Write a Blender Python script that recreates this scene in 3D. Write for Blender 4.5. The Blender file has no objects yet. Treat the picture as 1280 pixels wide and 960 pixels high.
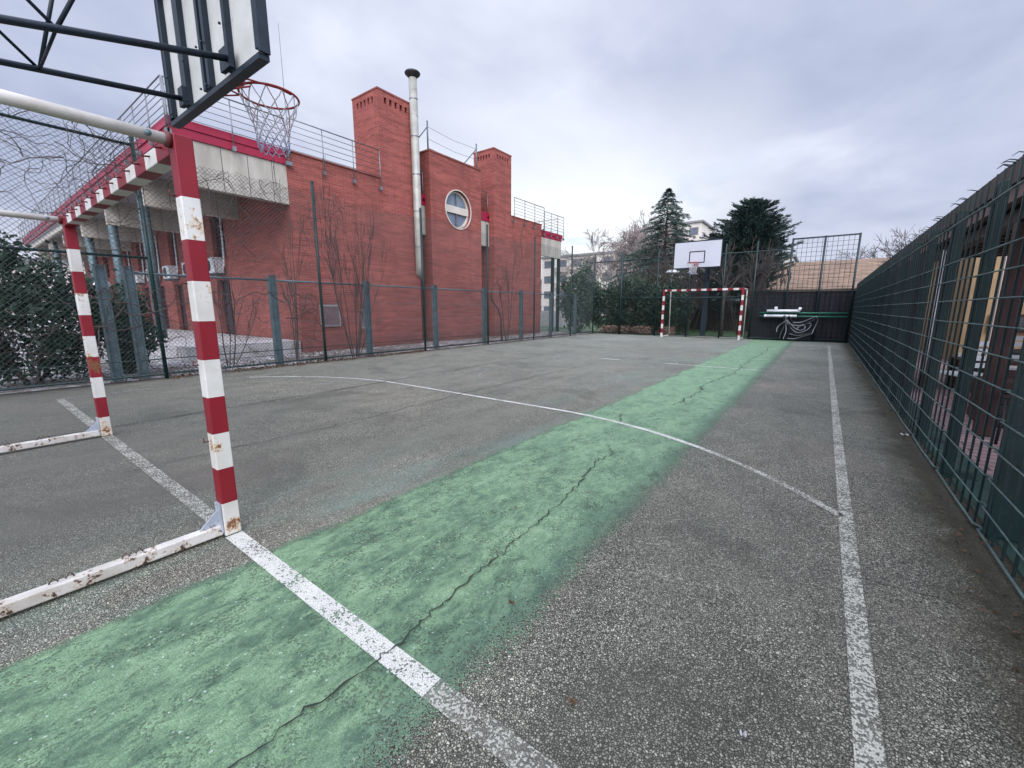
EXPO = 0.33
import bpy, math, random
import numpy as np
from mathutils import Vector, Matrix, noise
R = math.radians
PI = math.pi
rnd = random.Random(7)
sc = bpy.context.scene
col = sc.collection

# ------------------------------------------------------------------ node helpers
def nd(nt, t, ins=None, **props):
    n = nt.nodes.new(t)
    for k, v in props.items():
        setattr(n, k, v)
    for k, v in (ins or {}).items():
        s = n.inputs[k]
        if hasattr(v, 'is_output'):
            nt.links.new(v, s)
        else:
            if isinstance(v, (tuple, list)) and len(v) == 3 and s.type == 'RGBA':
                v = (*v, 1)
            s.default_value = v
    return n
def pos(nt): return nt.nodes.new('ShaderNodeNewGeometry').outputs['Position']
def mp(nt, vec, scale=(1, 1, 1), loc=(0, 0, 0), rot=(0, 0, 0)):
    return nd(nt, 'ShaderNodeMapping', {'Vector': vec, 'Scale': scale, 'Location': loc, 'Rotation': rot}).outputs[0]
def ns(nt, scale, vec=None, detail=4, rough=.55, dist=0.0):
    return nd(nt, 'ShaderNodeTexNoise', {'Vector': vec if vec is not None else pos(nt), 'Scale': scale, 'Detail': detail, 'Roughness': rough, 'Distortion': dist}).outputs['Fac']
def vor(nt, scale, vec=None, feature='F1', out='Distance', rand=1.0):
    return nd(nt, 'ShaderNodeTexVoronoi', {'Vector': vec if vec is not None else pos(nt), 'Scale': scale, 'Randomness': rand}, feature=feature).outputs[out]
def ramp(nt, fac, *stops):
    n = nd(nt, 'ShaderNodeValToRGB', {'Fac': fac})
    e = n.color_ramp.elements
    while len(e) < len(stops): e.new(.5)
    for i, (p, c) in enumerate(stops):
        e[i].position = p
        e[i].color = (c, c, c, 1) if isinstance(c, (int, float)) else (*c, 1)
    return n.outputs[0]
def mix(nt, fac, a, b, mode='MIX'):
    n = nd(nt, 'ShaderNodeMix', data_type='RGBA', blend_type=mode)
    for i, v in ((0, fac), (6, a), (7, b)):
        s = n.inputs[i]
        if hasattr(v, 'is_output'): nt.links.new(v, s)
        elif i == 0: s.default_value = v
        else: s.default_value = (*v, 1)
    return n.outputs[2]
def mt(nt, op, a, b=0.0, c=None, clamp=False):
    n = nd(nt, 'ShaderNodeMath', {0: a, 1: b}, operation=op, use_clamp=clamp)
    if c is not None:
        if hasattr(c, 'is_output'): nt.links.new(c, n.inputs[2])
        else: n.inputs[2].default_value = c
    return n.outputs[0]
def maprange(nt, v, a, b, c=0.0, d=1.0):
    return nd(nt, 'ShaderNodeMapRange', {'Value': v, 'From Min': a, 'From Max': b, 'To Min': c, 'To Max': d}).outputs[0]
def xyz(nt, v=None):
    return nd(nt, 'ShaderNodeSeparateXYZ', {0: v if v is not None else pos(nt)}).outputs
def new_mat(name):
    m = bpy.data.materials.new(name); m.use_nodes = True
    nt = m.node_tree; nt.nodes.clear()
    return m, nt
def finish(nt, color, rough=.7, metal=0.0, bump=None, bstr=.3, bdist=.01, alpha=None, spec=.4, trans=None):
    ins = {'Base Color': color, 'Roughness': rough, 'Metallic': metal, 'Specular IOR Level': spec}
    if alpha is not None: ins['Alpha'] = alpha
    if bump is not None:
        ins['Normal'] = nd(nt, 'ShaderNodeBump', {'Height': bump, 'Strength': bstr, 'Distance': bdist}).outputs[0]
    b = nd(nt, 'ShaderNodeBsdfPrincipled', ins)
    sh = b.outputs[0]
    if trans:
        tr = nd(nt, 'ShaderNodeBsdfTranslucent', {'Color': color})
        sh = nd(nt, 'ShaderNodeMixShader', {0: trans, 1: sh, 2: tr.outputs[0]}).outputs[0]
    nd(nt, 'ShaderNodeOutputMaterial', {'Surface': sh})
def simple(name, c, rough=.6, metal=0.0, var=.25, scale=6.0, spec=.4, dirt=None, dirt_amt=.5, dscale=14.0, bstr=.15):
    m, nt = new_mat(name)
    v = ns(nt, scale, detail=5)
    lo = tuple(x * (1 - var) for x in c); hi = tuple(min(1, x * (1 + var)) for x in c)
    cc = ramp(nt, v, (.3, lo), (.7, hi))
    if dirt:
        d = ns(nt, dscale, detail=6, rough=.7)
        cc = mix(nt, ramp(nt, d, (dirt_amt, 0.0), (min(.99, dirt_amt + .08), 1.0)), cc, dirt)
    finish(nt, cc, rough, metal, bump=ns(nt, scale * 8, detail=3), bstr=bstr, bdist=.004, spec=spec)
    return m

M = {}
M['dark_green'] = simple('dark green painted steel', (.006, .022, .022), .45, var=.3, scale=9)
M['fence_green'] = simple('fence green steel', (.006, .026, .023), .42, var=.3, scale=5, dirt=(.05, .06, .05), dirt_amt=.62)
M['wire_light'] = simple('worn wire', (.085, .13, .125), .45, metal=.3, var=.3, scale=12)
M['chain_wire'] = simple('chain link wire', (.05, .065, .062), .5, metal=.3, var=.3)
M['hook_dark'] = simple('rusty hook', (.10, .018, .018), .6)
M['galv'] = simple('weathered galvanised steel', (.10, .145, .16), .5, metal=.25, var=.3, scale=7, dirt=(.05, .055, .05), dirt_amt=.6)
M['rail'] = simple('grey steel rail', (.20, .21, .22), .4, metal=.6, var=.2)
M['arm_blue'] = simple('dark blue green painted tube', (.005, .013, .022), .42, var=.3, scale=9)
M['board_back'] = simple('board back', (.50, .50, .47), .7, var=.12, scale=4, dirt=(.25, .24, .21), dirt_amt=.62)
M['board_front'] = simple('board front', (.47, .48, .52), .35, var=.05, scale=2)
M['black'] = simple('black paint', (.012, .013, .018), .5)
M['rim_red'] = simple('rim red', (.33, .028, .022), .5, dirt=(.12, .05, .03), dirt_amt=.58, dscale=40)
M['net_white'] = simple('net white', (.55, .55, .56), .8, var=.15, scale=30)
M['net_red'] = simple('net red', (.45, .20, .21), .8, var=.15, scale=30)
M['net_blue'] = simple('net blue', (.34, .34, .46), .8, var=.2, scale=30)
M['parapet'] = simple('crimson parapet metal', (.30, .012, .040), .38, var=.15, scale=1.2)
M['maroon'] = simple('maroon window frame', (.055, .007, .013), .45)
M['white_ac'] = simple('white plastic casing', (.55, .56, .56), .5, var=.1)
M['soffit'] = simple('soffit concrete', (.26, .26, .26), .8, var=.12, scale=2)
M['cream_stone'] = simple('cream panel', (.55, .50, .43), .7, var=.1, scale=3)
M['apart_wall'] = simple('apartment render', (.62, .57, .51), .85, var=.08, scale=.5)
M['apart_grey'] = simple('pale grey render', (.55, .56, .60), .85, var=.08, scale=.5)
M['apart_band'] = simple('apartment band', (.36, .30, .26), .85, var=.1, scale=.5)
M['roof_flat'] = simple('flat roof', (.2, .2, .2), .9)
M['dark_wood'] = simple('dark timber', (.035, .016, .014), .6, var=.4, scale=9)
M['red_brown'] = simple('red brown painted pillar', (.045, .017, .015), .5, var=.3)
M['fascia'] = simple('dusty pink fascia', (.16, .10, .10), .7, var=.25, scale=8)
M['ochre'] = simple('ochre rendered wall', (.40, .28, .155), .85, var=.15, scale=1.5)
M['bark'] = simple('bark', (.055, .042, .036), .9, var=.4, scale=18, bstr=.6)
M['bark_pale'] = simple('pale bark', (.24, .20, .185), .9, var=.3, scale=10)
M['twig'] = simple('bare twig', (.060, .044, .040), .85, var=.35, scale=14)
M['twig_red'] = simple('reddish twig', (.075, .038, .036), .85, var=.35, scale=14)
M['white_pipe'] = simple('white plastic pipe', (.62, .63, .65), .4, var=.08)
M['hose'] = simple('pale hose', (.19, .19, .20), .5, var=.2)
M['hose_dark'] = simple('dark rubber hose', (.02, .022, .026), .5, var=.2)
M['steel_pipe'] = simple('stainless flue', (.34, .33, .285), .5, metal=.2, var=.18, scale=3, dirt=(.16, .14, .11), dirt_amt=.62, dscale=4)
M['black_rubber'] = simple('dark metal', (.02, .02, .024), .5)
M['leaf_brown'] = simple('dry leaf', (.085, .050, .028), .9, var=.5, scale=25)
M['leaf_tan'] = simple('dead leaf tan', (.22, .15, .11), .9, var=.4, scale=20)
M['stone_pale'] = simple('pale stone', (.44, .43, .43), .85, var=.2, scale=6)

def leaf_mat(name, a, b, rough=.55, tr=.15):
    m, nt = new_mat(name)
    v = ns(nt, 1.3, detail=3)
    v2 = ns(nt, 9.0, detail=2)
    f = mt(nt, 'ADD', mt(nt, 'MULTIPLY', v, .6), mt(nt, 'MULTIPLY', v2, .4))
    finish(nt, ramp(nt, f, (.36, a), (.64, b)), rough, spec=.35, trans=tr)
    return m
M['leaf_dark'] = leaf_mat('dark evergreen leaf', (.012, .030, .019), (.045, .082, .045), .6, .1)
M['leaf_mid'] = leaf_mat('green leaf', (.022, .050, .028), (.075, .125, .065))
M['leaf_olive'] = leaf_mat('olive leaf', (.035, .045, .025), (.10, .11, .06))
M['needle'] = leaf_mat('conifer needle', (.012, .030, .026), (.036, .070, .055), tr=.08)
M['needle_grey'] = leaf_mat('grey green needle', (.024, .050, .040), (.070, .110, .085), tr=.08)
M['grass'] = leaf_mat('lawn', (.04, .085, .03), (.09, .17, .06), tr=0)

def glass_mat(name, c, rough=.12):
    m, nt = new_mat(name)
    finish(nt, ramp(nt, ns(nt, .9, detail=2), (.35, tuple(x * .6 for x in c)), (.65, c)), rough, spec=.8)
    return m
M['glass'] = glass_mat('window glass', (.05, .055, .065))
M['glass_blue'] = glass_mat('blueish window glass', (.20, .25, .32), .2)
M['glass_far'] = glass_mat('far window glass', (.11, .13, .16), .25)

# brick
def brick_mat(name, a, b, mortar, stain=.35):
    m, nt = new_mat(name)
    p = xyz(nt)
    u = mt(nt, 'ADD', p[0], p[1])
    vec = nd(nt, 'ShaderNodeCombineXYZ', {0: u, 1: p[2], 2: 0.0}).outputs[0]
    br = nd(nt, 'ShaderNodeTexBrick', {'Vector': vec, 'Color1': a, 'Color2': b, 'Mortar': mortar, 'Scale': 1.0, 'Mortar Size': .007,
            'Mortar Smooth': .3, 'Bias': -.1, 'Brick Width': .25, 'Row Height': .066})
    c = br.outputs['Color']
    rows = ns(nt, 1.0, mp(nt, pos(nt), (.9, .9, 9.0)), detail=5, rough=.65)
    c = mix(nt, .8, c, ramp(nt, rows, (.3, .68), (.7, 1.26)), 'MULTIPLY')
    big = ns(nt, .55, detail=4, rough=.6)
    c = mix(nt, .8, c, ramp(nt, big, (.3, .78), (.7, 1.15)), 'MULTIPLY')
    # rain stains hanging from the wall tops, pale lime runs, damp foot
    runs = ns(nt, 1.0, mp(nt, pos(nt), (2.6, 2.6, .16)), detail=4, rough=.6)
    c = mix(nt, mt(nt, 'MULTIPLY', ramp(nt, runs, (.55, 0.0), (.72, 1.0)), stain), c, (.10, .045, .04))
    damp = mt(nt, 'MULTIPLY', maprange(nt, mt(nt, 'ADD', p[2], mt(nt, 'MULTIPLY', ns(nt, 1.2, detail=5), 1.1)), .55, 1.15, 1, 0), .55, clamp=True)
    c = mix(nt, damp, c, (.11, .05, .045))
    finish(nt, c, .85, bump=br.outputs['Fac'], bstr=.25, bdist=-.006, spec=.25)
    return m
M['brick'] = brick_mat('red facing brick', (.315, .078, .060), (.222, .053, .043), (.25, .135, .115))
M['brick_dark'] = brick_mat('shaded side brick', (.30, .078, .058), (.21, .052, .042), (.20, .10, .085))

# ribbed pale concrete panels
def concrete_mat():
    m, nt = new_mat('pale concrete panels')
    p = xyz(nt)
    u = mt(nt, 'ADD', p[0], p[1])
    fr = mt(nt, 'FRACT', mt(nt, 'DIVIDE', u, .58))
    j = mt(nt, 'LESS_THAN', fr, .03)
    v = ns(nt, 1.0, mp(nt, pos(nt), (3, 3, .6)), detail=6, rough=.65)
    c = ramp(nt, v, (.3, (.33, .30, .255)), (.72, (.53, .495, .425)))
    cell = nd(nt, 'ShaderNodeTexWhiteNoise', {'W': mt(nt, 'FLOOR', mt(nt, 'DIVIDE', u, .58))}, noise_dimensions='1D').outputs[0]
    c = mix(nt, .5, c, ramp(nt, cell, (0, .86), (1, 1.05)), 'MULTIPLY')
    c = mix(nt, j, c, (.10, .095, .085))
    finish(nt, c, .85, bump=ns(nt, 30, detail=5), bstr=.3, bdist=.004, spec=.2)
    return m
M['concrete'] = concrete_mat()

# asphalt of the court
def asphalt_mat():
    m, nt = new_mat('porous asphalt')
    P = pos(nt); p = xyz(nt, P)
    wob = nd(nt, 'ShaderNodeVectorMath', {0: P, 1: mp(nt, nd(nt, 'ShaderNodeTexNoise', {'Vector': P, 'Scale': 60.0, 'Detail': 2.0}).outputs['Color'], (.012, .012, 0))}, operation='ADD').outputs[0]
    d = vor(nt, 125, wob)
    edge = vor(nt, 125, wob, 'DISTANCE_TO_EDGE')
    cellc = vor(nt, 125, wob, 'F1', 'Color')
    cl = nd(nt, 'ShaderNodeSeparateColor', {0: cellc}).outputs[0]
    stone = ramp(nt, cl, (0, (.14, .137, .106)), (.45, (.285, .28, .222)), (.85, (.41, .40, .32)), (1, (.58, .565, .46)))
    gap = ramp(nt, edge, (.03, .0), (.20, 1.0))
    c = mix(nt, gap, (.017, .017, .015), stone)
    worn = ramp(nt, ns(nt, .9, mp(nt, P, (1.3, .6, 1), loc=(2, 2, 0)), detail=6, rough=.6, dist=.5), (.42, .05), (.62, .60))
    worn = mt(nt, 'MULTIPLY', worn, maprange(nt, p[0], -3.0, -1.5, 1.0, .35))
    c = mix(nt, worn, c, (.185, .182, .145))
    big = ns(nt, .45, detail=5, rough=.6)
    c = mix(nt, .85, c, ramp(nt, big, (.3, (.74, .76, .74)), (.5, (1.0, .985, .96)), (.72, (1.20, 1.11, 1.06))), 'MULTIPLY')
    mid = ns(nt, 3.2, mp(nt, P, (1, .6, 1)), detail=6, rough=.7)
    c = mix(nt, .85, c, ramp(nt, mid, (.3, .70), (.7, 1.22)), 'MULTIPLY')
    blot = ns(nt, .8, mp(nt, P, (1, 1, 1), loc=(4, 9, 0)), detail=7, rough=.62, dist=.8)
    c = mix(nt, ramp(nt, blot, (.54, 0.0), (.66, .45)), c, (.055, .052, .040))
    c = mix(nt, mt(nt, 'MULTIPLY', ramp(nt, ns(nt, .6, mp(nt, P, loc=(1, 5, 0)), detail=6, rough=.6), (.55, 0.0), (.66, 1.0)), .22), c, (.30, .22, .19))
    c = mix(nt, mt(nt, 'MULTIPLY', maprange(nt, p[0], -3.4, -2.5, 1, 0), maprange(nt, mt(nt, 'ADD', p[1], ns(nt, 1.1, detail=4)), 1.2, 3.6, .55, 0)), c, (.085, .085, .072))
    # green overspray film left of the strip and towards the far half
    gx = maprange(nt, p[0], -3.3, -2.3, 0, 1)
    gx = mt(nt, 'MULTIPLY', gx, maprange(nt, p[0], -1.10, -.98, 1, 0))
    gm = mt(nt, 'MULTIPLY', gx, ramp(nt, ns(nt, .9, mp(nt, P, (1.6, .5, 1)), detail=6, rough=.65), (.46, 0.0), (.64, 1.0)))
    film = mt(nt, 'MULTIPLY', gm, .5, clamp=True)
    c = mix(nt, film, c, (.16, .27, .21))
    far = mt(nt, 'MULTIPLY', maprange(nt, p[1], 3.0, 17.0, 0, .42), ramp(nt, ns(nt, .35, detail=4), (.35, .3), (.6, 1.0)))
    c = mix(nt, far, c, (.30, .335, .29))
    # far stones wear paler
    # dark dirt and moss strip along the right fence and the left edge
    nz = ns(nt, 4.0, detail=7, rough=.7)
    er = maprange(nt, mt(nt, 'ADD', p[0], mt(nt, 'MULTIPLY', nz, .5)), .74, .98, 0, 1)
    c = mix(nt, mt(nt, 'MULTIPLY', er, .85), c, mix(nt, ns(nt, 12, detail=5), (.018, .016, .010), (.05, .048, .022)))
    el = maprange(nt, mt(nt, 'SUBTRACT', p[0], mt(nt, 'MULTIPLY', nz, .6)), -9.9, -9.55, 1, 0)
    c = mix(nt, mt(nt, 'MULTIPLY', el, .7), c, (.03, .026, .018))
    h = mt(nt, 'SUBTRACT', mt(nt, 'MULTIPLY', gap, 1.0), mt(nt, 'MULTIPLY', d, .6))
    finish(nt, c, .82, bump=h, bstr=.7, bdist=.006, spec=.35)
    return m
M['asphalt'] = asphalt_mat()

def green_mat():
    m, nt = new_mat('worn green court paint')
    P = pos(nt); p = xyz(nt, P)
    sp = vor(nt, 125, P, 'DISTANCE_TO_EDGE')
    n1 = ns(nt, 2.3, mp(nt, P, (1.5, .8, 1)), detail=8, rough=.72)
    n2 = ns(nt, 17, mp(nt, P, (1.0, .55, 1), rot=(0, 0, .9)), detail=7, rough=.75, dist=.6)
    f = mt(nt, 'ADD', mt(nt, 'MULTIPLY', n1, .5), mt(nt, 'MULTIPLY', n2, .5))
    c = ramp(nt, f, (.38, (.048, .088, .054)), (.455, (.092, .158, .092)), (.52, (.155, .250, .136)), (.61, (.230, .345, .195)))
    c = mix(nt, maprange(nt, p[1], 1.2, 7.0, 0, .50), c, (.23, .37, .215))
    # paint film sits in the gaps darker
    c = mix(nt, ramp(nt, sp, (0, .45), (.14, 0.0)), c, (.03, .08, .055))
    grit = vor(nt, 150, P, 'F1', 'Color')
    gr = nd(nt, 'ShaderNodeSeparateColor', {0: grit}).outputs[1]
    c = mix(nt, mt(nt, 'MULTIPLY', mt(nt, 'GREATER_THAN', gr, .994), .6), c, (.45, .52, .44))
    # edges: wobbling left rim, long speckled fade on the right
    en = ns(nt, 2.2, mp(nt, P, (1, .8, 1)), detail=7, rough=.65)
    left = maprange(nt, mt(nt, 'ADD', p[0], mt(nt, 'MULTIPLY', en, .28)), -2.09, -2.02, 0, 1)
    right = maprange(nt, mt(nt, 'ADD', p[0], mt(nt, 'MULTIPLY', en, .22)), -.97, -.66, 1, 0)
    sp2 = nd(nt, 'ShaderNodeSeparateColor', {0: vor(nt, 125, P, 'F1', 'Color')}).outputs[2]
    spk = maprange(nt, mt(nt, 'ADD', right, mt(nt, 'ADD', mt(nt, 'MULTIPLY', mt(nt, 'SUBTRACT', sp2, .5), .35), mt(nt, 'MULTIPLY', mt(nt, 'MINIMUM', sp, .15), 2.2))), .50, .62, 0, .92)
    c = mix(nt, maprange(nt, right, .95, .5, 0, .5), c, (.055, .105, .080))
    c = mix(nt, .55, c, ramp(nt, sp2, (0, .68), (1, 1.3)), 'MULTIPLY')
    hole = mt(nt, 'GREATER_THAN', mt(nt, 'ADD', ns(nt, 5, mp(nt, P, (1, .7, 1)), detail=8, rough=.8), mt(nt, 'MULTIPLY', sp2, .16)), .50)
    a = mt(nt, 'MULTIPLY', mt(nt, 'MULTIPLY', left, spk), maprange(nt, hole, 0, 1, .62, 1))
    finish(nt, c, .7, bump=sp, bstr=.5, bdist=.004, alpha=a, spec=.4)
    return m
M['green'] = green_mat()

def line_mat(name, cover, color=(.55, .54, .49)):
    m, nt = new_mat(name)
    P = pos(nt)
    c1 = nd(nt, 'ShaderNodeSeparateColor', {0: vor(nt, 125, P, 'F1', 'Color')}).outputs[0]
    e = vor(nt, 125, P, 'DISTANCE_TO_EDGE')
    n1 = ns(nt, 5, detail=7, rough=.7)
    f = mt(nt, 'ADD', mt(nt, 'MULTIPLY', c1, .5), mt(nt, 'MULTIPLY', n1, .9))
    a = mt(nt, 'GREATER_THAN', f, .95 - cover * .62)
    a = mt(nt, 'MULTIPLY', a, ramp(nt, e, (.0, min(1, cover * 1.1) if cover > .8 else .05), (.07, 1.0)))
    c = ramp(nt, n1, (.3, tuple(x * .8 for x in color)), (.65, color))
    if cover < .7: a = mt(nt, 'MAXIMUM', a, ramp(nt, n1, (.35, .10), (.65, .34)))
    finish(nt, c, .6, bump=e, bstr=.4, bdist=.004, alpha=a, spec=.4)
    return m
M['line_new'] = line_mat('fresh white line paint', .69, (.60, .59, .53))
M['rail_green'] = simple('bright green rail paint', (.015, .12, .075), .45)
M['line_mid'] = line_mat('worn white line paint', .40, (.50, .49, .41))
M['line_old'] = line_mat('old white line paint', .30, (.40, .39, .33))
M['line_faint'] = line_mat('faded line paint', .22, (.34, .35, .32))

def striped_mat(name, axis, edges_first, red_from=None, rust=.60, spots=()):
    """red and white bands, 0.2 m each, as paint on the tube (axis 0 = along X, 2 = along Z)"""
    m, nt = new_mat(name)
    P = pos(nt); p = xyz(nt, P)
    w = mt(nt, 'DIVIDE', mt(nt, 'ADD', p[axis], edges_first), .4)
    s = mt(nt, 'GREATER_THAN', mt(nt, 'FRACT', w), .5)
    if red_from is not None:
        s = mt(nt, 'MAXIMUM', s, mt(nt, 'GREATER_THAN', p[2], red_from))
    g = ns(nt, 3.5, detail=5)
    white = ramp(nt, g, (.35, (.50, .475, .42)), (.65, (.66, .645, .61)))
    red = ramp(nt, g, (.3, (.165, .004, .011)), (.7, (.225, .006, .016)))
    c = mix(nt, s, white, red)
    r1 = ns(nt, 7, detail=8, rough=.72); r2 = ns(nt, 38, detail=4, rough=.7)
    rf = mt(nt, 'ADD', mt(nt, 'MULTIPLY', r1, .68), mt(nt, 'MULTIPLY', r2, .32))
    rf = mt(nt, 'SUBTRACT', rf, mt(nt, 'MULTIPLY', s, .05))
    for (sx, sy, sz, sr, am) in spots:      # places where the paint has really rusted through
        dd = nd(nt, 'ShaderNodeVectorMath', {0: P, 1: (sx, sy, sz)}, operation='DISTANCE').outputs['Value']
        rf = mt(nt, 'ADD', rf, maprange(nt, dd, sr * .3, sr, am, 0))
    rm = ramp(nt, rf, (rust, 0.0), (rust + .025, 1.0))
    yel = ramp(nt, rf, (rust - .05, 0.0), (rust, .75))
    c = mix(nt, mt(nt, 'MULTIPLY', yel, mt(nt, 'SUBTRACT', 1.0, s)), c, (.50, .36, .20))
    c = mix(nt, rm, c, mix(nt, r2, (.07, .025, .012), (.26, .11, .04)))
    finish(nt, c, .48, bump=rf, bstr=.2, bdist=.004, spec=.45)
    return m
def rusty_white(name, rust=.57):
    m, nt = new_mat(name)
    r1 = ns(nt, 8, detail=8, rough=.72); r2 = ns(nt, 40, detail=4, rough=.7)
    rf = mt(nt, 'ADD', mt(nt, 'MULTIPLY', r1, .65), mt(nt, 'MULTIPLY', r2, .35))
    c = ramp(nt, ns(nt, 5, detail=5), (.35, (.40, .37, .32)), (.65, (.60, .575, .53)))
    c = mix(nt, ramp(nt, rf, (rust - .05, 0.0), (rust, .6)), c, (.42, .32, .22))
    c = mix(nt, ramp(nt, rf, (rust, 0.0), (rust + .02, 1.0)), c, (.06, .03, .02))
    finish(nt, c, .55, bump=rf, bstr=.4, bdist=.006)
    return m
M['white_rust'] = rusty_white('white paint flaking over rust', .55)
M['white_tube'] = rusty_white('white painted tube', .66)

def reed_mat():
    m, nt = new_mat('dark reed screen')
    P = pos(nt); p = xyz(nt, P)
    v = ns(nt, 1.0, mp(nt, P, (55, 55, 1.2)), detail=3, rough=.6)
    r = nd(nt, 'ShaderNodeTexWhiteNoise', {'W': mt(nt, 'FLOOR', mt(nt, 'DIVIDE', p[0], .022))}, noise_dimensions='1D').outputs[0]
    c = ramp(nt, v, (.3, (.010, .010, .014)), (.7, (.035, .030, .034)))
    c = mix(nt, .7, c, ramp(nt, r, (0, .6), (1, 1.3)), 'MULTIPLY')
    finish(nt, c, .85, bump=r, bstr=.5, bdist=.01, spec=.2)
    return m
M['reed'] = reed_mat()

def tile_mat():
    m, nt = new_mat('tan roof tiles')
    P = pos(nt); p = xyz(nt, P)
    vec = nd(nt, 'ShaderNodeCombineXYZ', {0: p[0], 1: mt(nt, 'MULTIPLY', p[2], 1.0), 2: 0.0}).outputs[0]
    br = nd(nt, 'ShaderNodeTexBrick', {'Vector': vec, 'Color1': (.27, .185, .125), 'Color2': (.19, .135, .10), 'Mortar': (.13, .09, .07), 'Scale': 1.0,
        'Mortar Size': .012, 'Brick Width': .42, 'Row Height': .085})
    c = mix(nt, .7, br.outputs[0], ramp(nt, ns(nt, 1.0, mp(nt, P, (1.2, 1, 14)), detail=5), (.3, .6), (.7, 1.4)), 'MULTIPLY')
    finish(nt, c, .9, bump=br.outputs[1], bstr=.3, bdist=-.01, spec=.2)
    return m
M['tile'] = tile_mat()

def paver_mat():
    m, nt = new_mat('dusty pink block paving')
    P = pos(nt)
    br = nd(nt, 'ShaderNodeTexBrick', {'Vector': P, 'Color1': (.34, .22, .215), 'Color2': (.25, .17, .165), 'Mortar': (.035, .03, .03), 'Scale': 1.0,
        'Mortar Size': .008, 'Brick Width': .4, 'Row Height': .13})
    c = mix(nt, .7, br.outputs[0], ramp(nt, ns(nt, 3, detail=5), (.3, .65), (.7, 1.2)), 'MULTIPLY')
    finish(nt, c, .85, bump=br.outputs[1], bstr=.3, bdist=-.01)
    return m
M['paver'] = paver_mat()

def rubble_mat():
    m, nt = new_mat('pale stony ground')
    P = pos(nt)
    v = nd(nt, 'ShaderNodeSeparateColor', {0: vor(nt, 7, P, 'F1', 'Color')}).outputs[0]
    e = vor(nt, 7, P, 'DISTANCE_TO_EDGE')
    c = ramp(nt, v, (0, (.16, .145, .14)), (.6, (.34, .325, .32)), (1, (.52, .51, .51)))
    c = mix(nt, ramp(nt, e, (0, 1.0), (.08, 0.0)), c, (.08, .07, .06))
    c = mix(nt, ramp(nt, ns(nt, .8, detail=6, rough=.65), (.50, 0.0), (.60, .8)), c, (.10, .085, .065))
    finish(nt, c, .9, bump=e, bstr=.5, bdist=.03)
    return m
M['rubble'] = rubble_mat()
M['earth'] = simple('far ground', (.10, .10, .075), .95, var=.35, scale=.3)
M['terrace'] = simple('pale terrace slabs', (.42, .40, .39), .85, var=.25, scale=1.4, dirt=(.20, .18, .16), dirt_amt=.55, dscale=2)

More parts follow.
